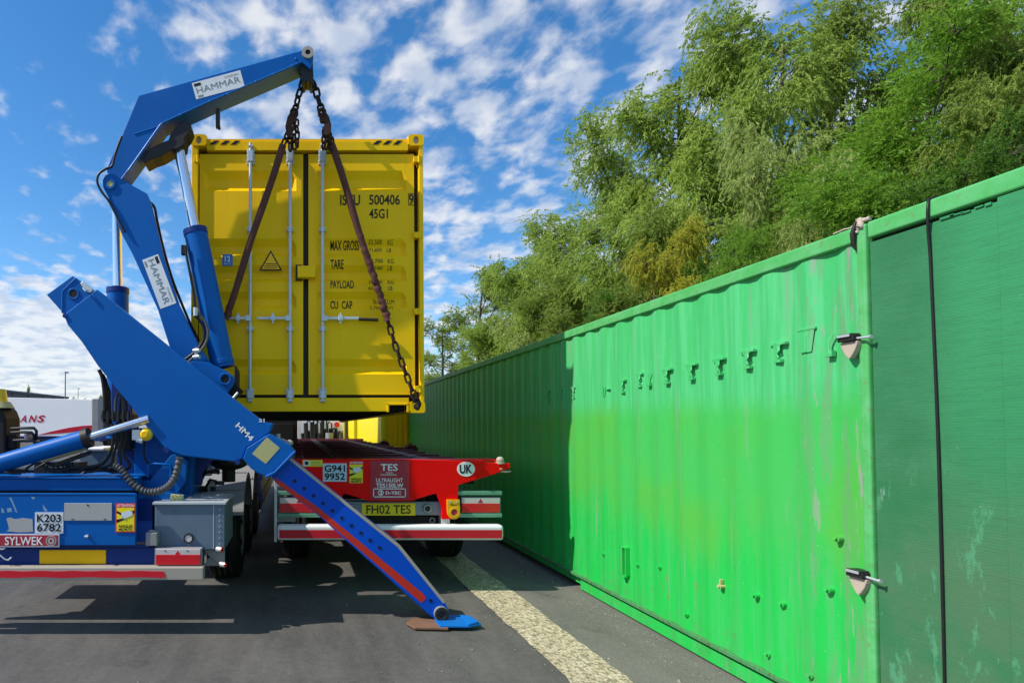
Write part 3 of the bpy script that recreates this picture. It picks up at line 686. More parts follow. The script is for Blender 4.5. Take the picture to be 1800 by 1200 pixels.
# ------------------------------------------------------------------ far yellow containers
def far_container(label, x, y, ln=6.06, h=2.6, wdt=2.44):
    t = thing('shipping_container', label, 'container', (x + wdt / 2, y, 0), 'yellow containers standing behind the green wall')
    q = MB(); q.box((x + .04, y, .12), (x + .07, y + ln, h - .1)); q.box((x, y, h - .12), (x + .08, y + ln, h)); q.box((x, y, .02), (x + .08, y + ln, .16)); q.build('side_panel', M['yellow_far'], t, .004)
    q = MB(); xx_ = x + .10; st = []; k = 0
    while xx_ < x + wdt - .1:
        st += [(xx_, y + .03), (xx_ + .05, y + .03), (xx_ + .07, y + .06), (xx_ + .12, y + .06)]; xx_ += .14
    n = len(st); q.add([(a, b, .15) for a, b in st] + [(a, b, h - .1) for a, b in st], [(i, i + 1, n + i + 1, n + i) for i in range(n - 1)]); q.build('end_panel', M['yellow'], t)
    q = MB()
    for xa in (x, x + wdt - .1): q.box((xa, y - .005, .02), (xa + .1, y + .1, h + .002)); q.box((xa, y + ln - .1, .02), (xa + .1, y + ln + .005, h + .002))
    q.box((x + .1, y, h - .1), (x + wdt - .1, y + .08, h)); q.box((x + .1, y, .02), (x + wdt - .1, y + .08, .15)); q.build('end_frame', M['yellow_far'], t, .006)
    q = MB(); q.box((x + .08, y + .08, h - .05), (x + wdt - .02, y + ln - .02, h - .03)); q.box((x + wdt - .05, y + .1, .1), (x + wdt - .01, y + ln - .1, h - .05)); q.box((x + .1, y + ln - .06, .1), (x + wdt - .1, y + ln - .03, h - .1)); q.build('roof', M['yellow_far'], t)
far_container('yellow container with its ribbed end in shade behind the far end of the green container', 2.29, 15.25)
far_container('second yellow container farther back, partly hidden by the white tractor unit', 2.29, 22.4)

# ================================================================== small builders shared by the trailers
def wheel(parent, x0, x1, y, z=.50, r=.50, rim='grey', inner=False):
    """tyre with tread grooves and a dished rim; the part is the tyre"""
    q = MB(); n = 40; s_ = 1 if x1 > x0 else -1
    w = abs(x1 - x0); prof_ = [(0, .56), (.0, .62), (.02, .86), (.06, .95), (.10, .985), (.16, 1), (.30, 1), (.31, .97), (.34, .97), (.35, 1), (.48, 1), (.49, .97), (.51, .97), (.52, 1), (.65, 1), (.66, .97), (.69, .97), (.70, 1), (.84, 1), (.90, .985), (.94, .95), (.98, .86), (1, .62), (1, .56)]
    v = []
    for a, k in prof_:
        for i in range(n):
            t = 2 * math.pi * i / n; v.append((x0 + (x1 - x0) * a, y + r * k * math.cos(t), z + r * k * math.sin(t)))
    m_ = len(prof_); q.add(v, [(k * n + i, k * n + (i + 1) % n, (k + 1) * n + (i + 1) % n, (k + 1) * n + i) for k in range(m_ - 1) for i in range(n)], None, True)
    t = q.build('wheel', M['black'], parent)
    q = MB(); xo = x1
    for k, (dx, ra, rb) in enumerate(((.0, .56, .50), (.05, .50, .30), (.07, .30, .16))):
        q.ring((xo - s_ * dx - s_ * .03, y, z), (s_, 0, 0), r * rb, r * ra, .02, 28)
    q.cyl((xo - s_ * .08, y, z), (xo - s_ * .0, y, z), r * .17, 18)
    for i in range(10):
        a = 2 * math.pi * i / 10; q.cyl((xo - s_ * .06, y + r * .4 * math.cos(a), z + r * .4 * math.sin(a)), (xo - s_ * .015, y + r * .4 * math.cos(a), z + r * .4 * math.sin(a)), .014, 6)
    q.build('rim', M[rim], t)
    return t
def mudguard(parent, x0, x1, y, z, r, a0=-10, a1=190):
    q = MB(); n = 22; v = []
    for i in range(n + 1):
        t = R(a0 + (a1 - a0) * i / n); c, s_ = math.cos(t), math.sin(t)
        for rr in (r, r + .012):
            for x in (x0, x1): v.append((x, y + rr * c, z + rr * s_))
        # turned-down outer lip
        v.append((x1, y + (r - .05) * c, z + (r - .05) * s_)); v.append((x1 - .012, y + (r - .05) * c, z + (r - .05) * s_))
        v.append((x1 - .012, y + r * c, z + r * s_))
    k = 7; fs = []
    for i in range(n):
        a = i * k; b = a + k
        fs += [(a, a + 6, b + 6, b), (a + 2, a + 3, b + 3, b + 2), (a, a + 2, b + 2, b), (a + 3, a + 4, b + 4, b + 3), (a + 4, a + 5, b + 5, b + 4), (a + 5, a + 6, b + 6, b + 5)]
    q.add(v, fs, None, False)
    for t_ in (25, 60, 95, 130):
        t = R(t_); q.obox((0.5 * (x0 + x1), y + (r + .018) * math.cos(t), z + (r + .018) * math.sin(t)), (1, 0, 0), (-math.sin(t), 0, math.cos(t)) if False else (0, -math.sin(t), math.cos(t)), (0, math.cos(t), math.sin(t)), (x1 - x0) / 2 - .02, .02, .006)
    return q.build('mudguard', M['grey'], parent, .002, seg=1)
def blind_spot_sticker(parent, x0, y0, x1, y1, Y):
    """blind-spot warning: red head, yellow field with a truck seen at an angle and two words below"""
    q = MB(); q.pbox(x0, y0, x1, y1, Y, .003, M['sticker_red']); w, h = x1 - x0, y1 - y0
    def r(a, b): return (x0 + w * a, y0 + h * b)
    def pl(pts, k, mat): q.prism([P(*r(a, b), Y - .001 * k) for a, b in pts], (0, .001, 0), mat)
    pl([(.06, .15), (.94, .15), (.94, .96), (.06, .96)], 1, M['sticker_yellow'])
    pl([(.06, .26), (.40, .36), (.94, .24), (.94, .34), (.5, .55), (.06, .68)], 2, M['ink'])
    pl([(.06, .34), (.34, .44), (.40, .52), (.06, .56)], 3, M['sticker_yellow'])
    pl([(.28, .34), (.66, .24), (.86, .31), (.84, .42), (.52, .52), (.30, .45)], 4, M['plate_white'])
    pl([(.30, .45), (.52, .52), (.52, .57), (.32, .52)], 5, M['blank'])
    a, b = r(.06, .12), r(.94, .03); q.ptext('ATTENTION', a[0], b[1], b[0], a[1], Y - .001, M['ink_white'], .02)
    a, b = r(.14, .84), r(.86, .74); q.ptext('ANGLES', a[0], b[1], b[0], a[1], Y - .002, M['ink'], .03)
    a, b = r(.16, .94), r(.84, .86); q.ptext('MORTS', a[0], b[1], b[0], a[1], Y - .002, M['ink'], .03)
    return q.build('warning_sticker', None, parent)
def fleet_plate(parent, x0, y0, x1, y1, Y, l1, l2, plate):
    q = MB(); q.pbox(x0, y0, x1, y1, Y, .006, M[plate]); w, h = x1 - x0, y1 - y0
    q.ptext(l1, x0 + w * .07, y0 + h * .09, x1 - w * .07, y0 + h * .47, Y - .001, M['ink'], .022)
    q.ptext(l2, x0 + w * .07, y0 + h * .53, x1 - w * .07, y0 + h * .91, Y - .001, M['ink'], .022)
    return q.build('fleet_plate', None, parent)

# ================================================================== red skeletal trailer
YR = 6.02; CXR = 685.5
rt = thing('skeletal_trailer', 'red skeletal container trailer under the hanging yellow container', 'trailer', (P(CXR, 900, YR).x, YR, 0))
XR = P(CXR, 900, YR).x
half = [(685.5, 806), (760, 808), (848, 811), (862, 813), (897, 814), (897, 822), (869, 833), (806, 852), (804, 904), (796, 912), (777, 912), (777, 892), (767, 866.5), (722, 880), (685.5, 880.5)]
full = half + [(2 * CXR - x, y) for x, y in half[::-1][1:-1]]
q = MB(); q.pprism(full, YR, .05)
top = P(CXR, 806, YR).z
q.box((P(487, 806, YR).x, YR + .05, top - .03), (P(884, 806, YR).x, YR + .34, top - .012)); q.pbox(655, 812, 716, 878, YR - .004, .01)
q.build('rear_beam', M['red'], rt, .006)
q = MB(); q.pbox(651, 809, 719.5, 878, YR - .006, .004, M['sign_red'])
for s_, x0, y0, x1, y1, b in (('TES', 669, 815, 699, 827, .012), ('TRAILERS', 678, 829, 690, 831.5, .0), ('E ENGINEERING', 669, 832.5, 697, 835.5, 0), ('ULTRALIGHT', 661, 840, 708, 847, .01), ('TES150LW', 661, 849, 709, 856.5, .02), ('D-TEC', 678, 863, 705, 868.5, .03)):
    q.ptext(s_, x0, y0, x1, y1, YR - .007, M['ink_white'], b)
for r0 in ((656, 858, 713.5, 859.5), (656, 872, 713.5, 873.5), (656, 858, 657.5, 873.5), (712, 858, 713.5, 873.5)): q.pbox(*r0, YR - .009, .003, M['ink_white'])
c = P(669, 865.5, YR); q.ring((c.x, YR - .0065, c.z), (0, -1, 0), .023, .030, .003, 24, M['ink_white']); q.ptext('3', 667, 862, 671.5, 869, YR - .007, M['ink_white'], .02)
q.build('maker_panel', None, rt)
q = MB(); c = P(819, 824, YR); n = 32
q.prism([(c.x + .094 * math.cos(2 * math.pi * i / n), YR - .004, c.z + .078 * math.sin(2 * math.pi * i / n)) for i in range(n)], (0, .004, 0), M['white']); q.ptext('UK', 808, 816, 830, 832, YR - .005, M['ink'], .03); q.build('country_sticker', None, rt)
fleet_plate(rt, 567.5, 814, 609.5, 846, YR - .006, 'G941', '9952', 'plate_blue')
blind_spot_sticker(rt, 613, 810, 639, 850, YR - .004)
q = MB(); q.pbox(532, 808, 567, 819.5, YR - .003, .003, M['sticker_yellow']); q.pbox(533, 809, 545, 818.5, YR - .004, .001, M['plate_white']); c = P(539, 813.5, YR); q.cyl((c.x, YR - .005, c.z), (c.x, YR - .004, c.z), .02, 12, mat=M['ink'])
for k in range(3): q.pbox(548, 810.5 + 3 * k, 564, 811.8 + 3 * k, YR - .004, .001, M['label_tan'])
q.build('sticker', None, rt)
# twist lock knobs at both ends of the beam
for sx in (1, -1):
    q = MB(); xk = CXR + sx * (879 - CXR); c = P(xk, 808, YR + .03); q.sphere(c, .040, 14, None, (1, 1, .9)); q.cyl(c - Vector((0, 0, .11)), c, .022, 12); q.cyl(c - Vector((0, 0, .04)), c - Vector((0, 0, .02)), .048, 14)
    q.cyl(c - Vector((0, 0, .10)), c - Vector((0, 0, .085)), .035, 12); q.tube([c - Vector((0, .02, .12)), c + Vector((.05, -.02, -.125)), c + Vector((.10, -.02, -.12))], .009, 6)
    q.build('twist_lock', M['beige'], rt)
# lamp panel, registration plate
q = MB(); q.pbox(594, 881.5, 777, 905, YR + .055, .06); q.build('lamp_panel', M['grey_lamp'], rt, .004)
for xk in (620, 751):
    c = P(xk, 893, YR + .05); q = MB(); q.cyl((c.x, YR + .035, c.z), (c.x, YR + .055, c.z), .048, 18); q.ring((c.x, YR + .028, c.z), (0, 1, 0), .03, .046, .01, 20, M['grey']); q.build('plate_lamp', M['steel_dark'], rt)
q = MB(); q.pbox(636, 884, 730, 905.5, YR + .043, .01, M['plate_yellow']); q.ptext('FH02 TES', 644, 887, 722, 902.5, YR + .042, M['ink_brown'], .012); q.build('number_plate', None, rt)
# tail lamps between rails on both sides
for sx in (1, -1):
    def mx(x): return CXR + sx * (x - CXR)
    q = MB()
    for (y0, y1) in ((863, 870), (902, 909)): q.pbox(mx(804), y0, mx(883), y1, YR + .01, .09)
    q.build('lamp_rail', M['rail_green'], rt, .006)
    q = MB(); q.pbox(mx(812), 874.5, mx(879), 884.5, YR + .018, .06, M['lens_white']); q.pbox(mx(812), 884.5, mx(879), 900, YR + .014, .06, M['lens_red']); q.pbox(mx(811), 873.5, mx(880), 901, YR + .03, .07, M['grey'])
    tri_ = [P(mx(845.5), 876, YR), P(mx(841), 883.5, YR), P(mx(850), 883.5, YR)]; q.prism([(p.x, YR + .015, p.z) for p in tri_], (0, .004, 0), M['sign_red'])
    q.build('tail_lamp', None, rt, .003)
    q = MB(); q.pbox(mx(776), 905, mx(791), 924, YR + .03, .12); q.build('bumper_bracket', M['galv'], rt, .004)
q = MB(); q.pbox(487.5, 923, 886, 949.5, YR - .10, .13); q.build('bumper', M['white'], rt, .03, seg=4)
bm = [o for o in rt.children if o.name.startswith('bumper') and 'bracket' not in o.name][0]
q = MB(); q.pbox(491, 931, 883, 945.5, YR - .1035, .006); q.build('reflective_tape', M['tape_red'], bm)
q = MB(); yE = YR - .03
ol = [(786, 878), (808, 878), (809, 900)] + [(798.5 + 11.5 * math.cos(R(a)), 900.5 + 11.5 * math.sin(R(a))) for a in range(15, 170, 15)] + [(786.5, 898)]
q.pprism(ol, yE, .028, M['yellow_bits']); c = P(798.5, 900, yE); q.cyl((c.x, yE - .002, c.z), (c.x, yE + .01, c.z), .034, 18, mat=M['sign_red']); q.ring((c.x, yE - .008, c.z), (0, 1, 0), .034, .052, .01, 20, M['yellow_bits'])
for xk in (791, 803): c = P(xk, 882, yE); q.cyl((c.x, yE - .008, c.z), (c.x, yE, c.z), .010, 8, mat=M['galv'])
q.pbox(792, 886, 804, 887.5, yE - .001, .002, M['ink_brown'])
q.build('tow_eye', None, rt, .003)
q = MB(); q.pbox(600, 907, 772, 921, YR + .2, .05); q.build('underrun_plate', M['steel_dark'], rt, .004)
q = MB(); q.pbox(482, 846, 487, 952, YR + .02, .04); q.pbox(484, 900, 520, 917, YR + .05, .25, M['grey']); q.build('side_post', M['galv'], rt, .004)
c = P(760, 914, YR + .19); q = MB(); q.ring((c.x, YR + .19, c.z), (0, 1, 0), .022, .03, .01, 16); q.build('tie_ring', M['galv'], rt)
# frame
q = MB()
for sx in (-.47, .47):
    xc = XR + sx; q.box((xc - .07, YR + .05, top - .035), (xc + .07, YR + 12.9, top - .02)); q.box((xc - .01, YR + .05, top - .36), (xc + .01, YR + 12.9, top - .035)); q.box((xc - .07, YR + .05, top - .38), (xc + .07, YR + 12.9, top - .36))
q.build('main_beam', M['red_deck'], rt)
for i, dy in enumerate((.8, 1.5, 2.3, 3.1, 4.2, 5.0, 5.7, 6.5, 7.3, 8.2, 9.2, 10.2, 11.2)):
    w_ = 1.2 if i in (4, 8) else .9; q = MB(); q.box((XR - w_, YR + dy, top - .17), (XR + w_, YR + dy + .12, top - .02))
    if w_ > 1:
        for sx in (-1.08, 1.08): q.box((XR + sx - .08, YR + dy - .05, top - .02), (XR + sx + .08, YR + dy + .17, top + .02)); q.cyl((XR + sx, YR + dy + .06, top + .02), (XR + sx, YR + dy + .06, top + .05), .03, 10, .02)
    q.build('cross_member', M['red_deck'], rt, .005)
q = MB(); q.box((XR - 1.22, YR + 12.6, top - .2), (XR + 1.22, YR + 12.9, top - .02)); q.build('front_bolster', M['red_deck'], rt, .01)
q = MB(); random.seed(3)
for k in range(7):
    x_ = XR + random.uniform(-.38, .38); q.tube([(x_ + .05 * math.sin(k + j), YR + .5 + j * 1.1, top - .10 + .03 * math.sin(2 * j + k)) for j in range(9)], .018, 6)
q.box((XR - .3, YR + 3.1, top - .3), (XR + .3, YR + 3.6, top - .06)); q.box((XR - .25, YR + 6.1, top - .3), (XR + .3, YR + 6.9, top - .04)); q.build('air_lines', M['hose'], rt)
q = MB(); q.pbox(462, 736, 523, 786, YR + 11.4, .5); q.pbox(468, 744, 516, 780, YR + 11.37, .04); q.build('equipment_box', M['black'], rt, .02)
MB().pbox(523, 738, 529, 768, YR + 12.3, .08).build('marker_post', M['white'], rt, .01)
q = MB(); q.box((XR - 1.0, YR + .36, top - .30), (XR + 1.0, YR + 6.2, top - .22)); q.build('mud_flap_board', M['black'], rt)
for dy in (1.7, 3.05, 4.4):
    for sx in (-1, 1): wheel(rt, XR + sx * .80, XR + sx * 1.17, YR + dy)
    MB().cyl((XR - .9, YR + dy, .5), (XR + .9, YR + dy, .5), .07, 14).build('axle', M['steel_dark'], rt)
for sx in (-.7, .7):
    q = MB(); q.box((XR + sx - .06, YR + 10.2, .06), (XR + sx + .06, YR + 10.32, top - .3)); q.box((XR + sx - .15, YR + 10.1, .01), (XR + sx + .15, YR + 10.42, .06)); q.build('landing_leg', M['grey'], rt, .006)

# ================================================================== blue sidelifter trailer with crane and outrigger
YB = 4.75
XB0, XB1 = -3.09, P(396, 900, YB).x
st = thing('sidelifter_trailer', 'blue sidelifter trailer with raised folding crane arm and outrigger leg planted on the road', 'trailer', ((XB0 + XB1) / 2, YB, 0))
XL = -135                                             # beyond the left edge of the photo
def zb(py, Y=YB): return P(0, py, Y).z
q = MB(); q.pbox(XL, 868, 238, 958, YB, .05); q.pbox(-60, 866, 238.5, 870, YB - .004, .01); q.build('rear_panel', M['blue'], st, .006)
q = MB(); q.pbox(XL, 841, 241, 862, 4.95, .16); q.pbox(XL, 838.5, 243, 841, 4.93, .6); q.build('deck_edge', M['blue'], st, .006)
q = MB(); q.pbox(XL, 855, 232, 960, 5.0, .06); q.build('chassis_plate', M['steel_dark'], st)
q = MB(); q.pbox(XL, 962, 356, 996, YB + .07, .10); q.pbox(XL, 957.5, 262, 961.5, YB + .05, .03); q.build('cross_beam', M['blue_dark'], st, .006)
bp = MB().pbox(XL, 997, 357, 1019, YB - .06, .10).build('bumper', M['alu'], st, .006)
q = MB(); pts = [(XL, 1003)] + [(x, 1003 - .6 * math.sin(x * .11) + (1 if x > 280 else 0)) for x in range(0, 293, 12)] + [(291, 1014)] + [(x, 1014.5 + .7 * math.sin(x * .07)) for x in range(284, -1, -14)] + [(XL, 1016)]
q.pprism(pts, YB - .064, .004); q.build('reflective_tape', M['tape_red'], bp)
MB().pbox(69, 966, 186, 991, YB + .058, .012).build('number_plate', M['plate_amber'], st, .006)
q = MB(); q.pbox(274, 965, 352, 974.5, YB - .012, .07, M['lens_white']); q.pbox(274, 974.5, 352, 992, YB - .016, .07, M['lens_red']); q.pbox(272, 963.5, 354, 993.5, YB + .01, .07, M['grey'])
tr_ = [P(313, 966.5, YB), P(308, 973.5, YB), P(318, 973.5, YB)]; q.prism([(p.x, YB - .0145, p.z) for p in tr_], (0, .003, 0), M['lens_red'])
for xk in (291, 330): c = P(xk, 967, YB); q.cyl((c.x, YB - .015, c.z), (c.x, YB, c.z), .006, 8, mat=M['ink'])
q.build('tail_lamp', None, st, .003)
# things on the rear panel
q = MB(); q.pprism([(11, 911), (17, 909), (26, 912), (40, 910), (57, 912), (58, 934), (34, 935), (11, 933), (16, 930), (14, 920)], YB - .003, .004); q.build('torn_plate', M['blank'], st)
fleet_plate(st, 61.5, 900, 111, 937, YB - .006, 'K203', '6782', 'plate_white')
q = MB(); q.pbox(113, 884, 196.5, 914.5, YB - .008, .008); 
c = P(155, 887, YB); q.cyl((c.x, YB - .011, c.z), (c.x, YB, c.z), .008, 8, mat=M['steel_dark'])
for xk in (127, 184): q.pbox(xk - 2, 911.5, xk + 3, 913, YB - .010, .003, M['steel_dark'])
q.build('blank_plate', M['blank'], st, .002, seg=1)
blind_spot_sticker(st, 203, 884, 238, 935, YB - .007)
q = MB(); q.pbox(-46, 938, 104, 961, YB - .010, .008, M['plate_white']); q.pbox(-44, 940, 102, 959, YB - .012, .003, M['sign_red']); q.ptext('SYLWEK', 8.5, 942.5, 76, 957.5, YB - .013, M['ink_white'], .012)
c = P(91, 949.5, YB); q.ring((c.x, YB - .0125, c.z), (0, -1, 0), .036, .044, .002, 26, M['blank']); q.ring((c.x, YB - .0125, c.z), (0, -1, 0), .012, .028, .002, 18, M['blank'])
for k in range(7): a = 2 * math.pi * k / 7; q.obox((c.x + .032 * math.cos(a), YB - .0135, c.z + .032 * math.sin(a)), (math.cos(a), 0, math.sin(a)), (-math.sin(a), 0, math.cos(a)), (0, 1, 0), .006, .003, .001, M['sign_red'])
q.build('name_sign', None, st)
q = MB(); c = P(154, 941, YB); q.cyl((c.x, YB - .035, c.z), (c.x, YB + .01, c.z), .011, 10); q.cyl((c.x - .012, YB - .04, c.z), (c.x + .018, YB - .036, c.z), .009, 8); q.build('latch_pin', M['galv'], st)
# scraped paint on the panel
q = MB()
for pts in ([(16, 874), (20, 874), (28, 893), (31, 901), (27, 899), (23, 888)], [(75, 885), (78, 890), (84, 897), (80, 899), (76, 894)], [(2, 892), (6, 894), (8, 901), (3, 901)], [(12, 893), (20, 892), (21, 899), (13, 900)], [(55, 872), (62, 874), (60, 877), (56, 876)]): q.pprism(pts, YB - .001, .002)
q.build('scraped_paint', paint('scraped_blue_paint', (.20, .33, .48), .5, .15, .2), st)
q = MB(); q.tube([P(-4, 972, YB - .01), P(8, 982, YB - .015), P(14, 984, YB), P(20, 979, YB - .02)], .006, 6); q.tube([P(-6, 963, YB - .012), P(4, 965, YB - .02), P(9, 963, YB)], .006, 6); q.build('cord', M['plate_white'], st)
# tool box
YT = 4.86
q = MB(); q.pbox(272, 885, 395, 966, YT, .62); q.build('tool_box', M['grey_box'], st, .008)
tb = [o for o in st.children if o.name.startswith('tool_box')][0]
q = MB(); q.pbox(268, 882.5, 397, 886.5, YT - .02, .66); q.pbox(375, 887, 376, 964, YT - .003, .01)
for k in range(7): c = P(386, 895 + 10 * k, YT); q.cyl((c.x, YT - .006, c.z), (c.x, YT + .01, c.z), .006, 8)
q.build('lid', M['galv'], tb, .004)
q = MB(); c = P(332, 945, YT); q.cyl((c.x, YT - .018, c.z), (c.x, YT + .01, c.z), .032, 20, mat=M['lens_white']); q.ring((c.x, YT - .022, c.z), (0, 1, 0), .030, .042, .02, 22, M['steel_dark']); q.build('round_reflector', None, tb)
q = MB(); q.pbox(256, 936, 276, 959, YT - .09, .12); q.build('junction_box', M['grey'], st, .006)
q = MB(); q.pprism([(360, 966), (395, 966), (395, 990), (388, 994), (360, 970)], YT + .05, .02); q.pprism([(358, 994), (368, 978), (392, 994)], YT + .07, .02)
q.build('lamp_bracket', M['grey'], st, .003)
for xk, yk in ((384, 964.5), (390, 991)):
    c = P(xk, yk, YT); q = MB(); q.cyl(c + Vector((-.012, .0, 0)), c + Vector((.030, -.02, 0)), .022, 14, mat=M['lens_white']); q.cyl(c + Vector((.026, -.018, 0)), c + Vector((.036, -.023, 0)), .02, 14, mat=M['lens_red']); q.build('marker_lamp', None, st)
# running gear
for dy in (1.92, 3.25, 4.58):
    wheel(st, XB1 - .40, XB1 - .03, YB + dy, r=.52, z=.52)
    if dy > 3: wheel(st, XB0 + .40, XB0 + .03, YB + dy, r=.52, z=.52)
    MB().cyl((XB0 + .3, YB + dy, .52), (XB1 - .3, YB + dy, .52), .08, 14).build('axle', M['steel_dark'], st)
    if dy < 4: mudguard(st, XB1 - .46, XB1 + .03, YB + dy, .55, .64, 18, 158)
q = MB()
for sx in (-.5, .5):
    xc = (XB0 + XB1) / 2 + sx; q.box((xc - .08, YB + .26, .72), (xc + .08, YB + 12, 1.10))
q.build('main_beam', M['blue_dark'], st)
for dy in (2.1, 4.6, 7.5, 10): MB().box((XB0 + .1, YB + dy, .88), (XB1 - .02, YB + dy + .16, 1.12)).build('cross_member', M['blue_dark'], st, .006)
q = MB(); q.box((XB1 - .10, YB + 5.3, .28), (XB1 - .03, YB + 12, 1.08)); q.box((XB1 - .025, YB + 5.3, .45), (XB1 - .005, YB + 12, .55)); q.box((XB1 - .025, YB + 5.3, .80), (XB1 - .005, YB + 12, .90)); q.build('added_shade_panel', M['blue_dark'], st, .006)  # solid panel added along the chassis to shade the ground between the two trailers
# crane base
q = MB(); q.pbox(236, 752, 338, 884, 5.34, .55); q.pprism([(243, 842), (262, 845), (300, 800), (316, 796), (330, 810), (326, 846), (300, 886), (268, 882)], 5.16, .10); q.pprism([(244, 860), (300, 866), (322, 874), (322, 892), (240, 888)], 5.02, .2)
q.build('crane_base', M['blue'], st, .008)
q = MB(); q.pprism([(318, 797), (376, 802), (364, 822), (356, 830), (354, 852), (326, 852)], 5.5, .08); q.build('gusset', M['blue_dark'], st, .005)
q = MB(); a = [P(x, y, 5.14) for x, y in ((260, 838), (261, 818), (266, 814), (298, 816), (301, 820), (300, 838))]; q.tube(a, .011, 8); q.build('grab_handle', M['blue'], st)
q = MB(); q.pprism([(300, 868), (322, 870), (322, 884), (312, 890), (299, 880)], 4.98, .03); q.build('hose_guide', M['label_tan'], st, .004)
q = MB(); c = P(402, 812, 5.9); q.sphere(c, .20, 18, None, (1, 1, .42)); q.cyl(c - Vector((0, 0, .2)), c, .07, 16); q.ring(c - Vector((0, 0, .02)), (0, 0, 1), .14, .206, .03, 24)
q.build('air_spring', M['black'], st)
q = MB(); random.seed(5)
for k in range(9):
    c = P(random.uniform(345, 386), random.uniform(822, 862), 5.7); q.box(c - Vector((.03, .04, .02)), c + Vector((random.uniform(.02, .06), .05, random.uniform(.01, .05))), M['steel_dark'] if k % 3 else M['blank'])
q.tube([P(352, 850, 5.6), P(360, 832, 5.55), P(374, 826, 5.5), P(384, 832, 5.6)], .012, 6, M['hose']); q.tube([P(358, 862, 5.6), P(370, 842, 5.5), P(380, 846, 5.6)], .014, 6, M['hose'])
q.build('valve_block', None, st, .004)
# outrigger: beam, head, sleeve, leg and pads
YO = 4.99
q = MB(); q.pprism([(112, 553), (152, 522), (170, 508), (417, 706), (462, 741), (480, 744), (474, 760), (452, 775), (434, 786), (426, 806), (412, 811), (322, 801), (292, 790), (268, 762), (248, 738), (233, 717), (172, 643), (143, 600), (118, 570)], YO, .30)
ob_ = q.build('outrigger_beam', M['blue'], st, .010, seg=3)
q = MB(); q.pprism([(82, 518), (127, 485), (135, 489), (141, 497), (152, 502), (157, 512), (168, 516), (172, 522), (118, 562), (108, 547)], YO + .03, .24); c = P(127, 515, YO)
q.ring((c.x, YO + .022, c.z), (0, 1, 0), .036, .052, .012, 26); q.cyl((c.x, YO + .026, c.z), (c.x, YO + .05, c.z), .037, 24, mat=M['black'])
a, b = P(109, 545, YO), P(113, 510, YO); q.tube([P(109, 550, YO + .028), P(109.5, 512, YO + .028), P(133, 489, YO + .028)], .007, 6, M['blue_light'])
q.build('beam_head', M['blue'], st, .006)
q = MB(); q.pprism([(141, 498), (146, 494), (163, 508), (160, 514), (150, 512)], YO + .0, .12); q.tube([P(146, 506, YO - .02), P(150, 512, YO - .03), P(153, 508, YO - .02), P(158, 514, YO - .02)], .009, 6, M['galv']); q.build('catch', M['galv'], st, .003)
q = MB(); u = (P(442, 768, YO) - P(415, 741, YO)).normalized(); v = Vector((-u.z, 0, u.x)); q.text('HM4', P(413, 749, YO - .001) , u, v, .19, .052, M['ink_white'], .001, .02); q.build('lettering', None, ob_); q = MB(); q.text('21', P(455, 741.5, YO - .001), (1, 0, 0), (0, 0, 1), .05, .03, M['ink_white'], .001, .02); q.build('lettering', None, ob_)
for px_, py_, r_ in ((116, 556, .020), (293, 791, .028), (418, 811, .024)):
    c = P(px_, py_, YO + .02); MB().cyl(c - Vector((0, .03, 0)), c + Vector((0, .1, 0)), r_, 14).build('pin', M['blue_dark'], ob_, .004)
q = MB(); q.pprism([(427, 806), (434, 787), (466, 766), (474, 762), (510, 782), (517, 792), (512, 799), (482, 827), (470, 837), (454, 832), (440, 822)], YO - .045, .40); q.pprism([(518, 791), (520, 796), (484, 832), (468, 841), (466, 836), (482, 828), (511, 798)], YO - .062, .44)
slv = q.build('leg_sleeve', M['blue'], st, .008, seg=3)
MB().pprism([(443, 797), (469, 768), (492, 787), (467, 815)], YO - .0475, .003).build('faded_label', M['label_tan'], slv)
q = MB(); c = P(508, 778, YO + .1); q.sphere(c, .036, 10, None, (1.1, .8, .8)); q.tube([c, c + Vector((-.06, .0, .03)), c + Vector((-.11, .03, .02))], .012, 6); q.cyl(P(489, 762, YO + .1), P(489, 772, YO + .1), .02, 10); q.build('hose_coupling', M['beige'], slv)
YG = YO + .04
leg = [(470, 822), (502, 797), (702, 957), (781, 1056), (789, 1072), (786, 1088), (770, 1090), (757, 1082), (737, 1064), (560, 906), (484, 848)]
lg = MB().pprism(leg, YG, .22).build('outrigger_leg', M['blue_leg'], st, .006)
MB().pprism([(484, 839), (560, 892), (745, 1044), (749, 1051), (741, 1059), (560, 904), (486, 849)], YG - .0025, .003).build('red_stripe', M['red_stripe'], lg)
MB().pprism([(505, 799), (703, 957), (783, 1057), (779, 1060), (699, 961), (500, 801)], YG - .003, .003).build('worn_edge', M['alu'], lg)
for k in range(11):
    x, y = (518 + 16.6 * k, 845 + 13.0 * k) if k < 10 else (757, 1055)
    c = P(x, y, YG); q = MB(); q.ring((c.x, YG - .003, c.z), (0, 1, 0), .012, .018, .006, 14); q.cyl((c.x, YG - .0015, c.z), (c.x, YG + .004, c.z), .0125, 12, mat=M['black']); q.build('pin_hole', M['blue_dark'], lg)
c = P(775, 1077, YG); q = MB(); q.cyl((c.x, YG - .03, c.z), (c.x, YG + .26, c.z), .064, 28, mat=M['grey']); q.ring((c.x, YG - .045, c.z), (0, 1, 0), .030, .060, .02, 26, M['steel_dark']); q.cyl((c.x, YG - .036, c.z), (c.x, YG, c.z), .031, 20, mat=M['steel_dark']); q.build('foot_pin', None, st, .004)
q = MB(); gx0, gx1 = P(712, 1090, YG).x, P(768, 1090, YG).x
q.prism([(gx0, 4.98, .012), (gx0 + .05, 4.86, .012), (gx1 + .05, 4.84, .012), (gx1 + .06, 5.05, .012), (gx0 + .08, 5.10, .012)], (0, 0, .022)); q.build('foot_plate', M['brown_plate'], st, .005)
q = MB(); bx0, bx1 = gx1 - .02, P(838, 1090, YG).x
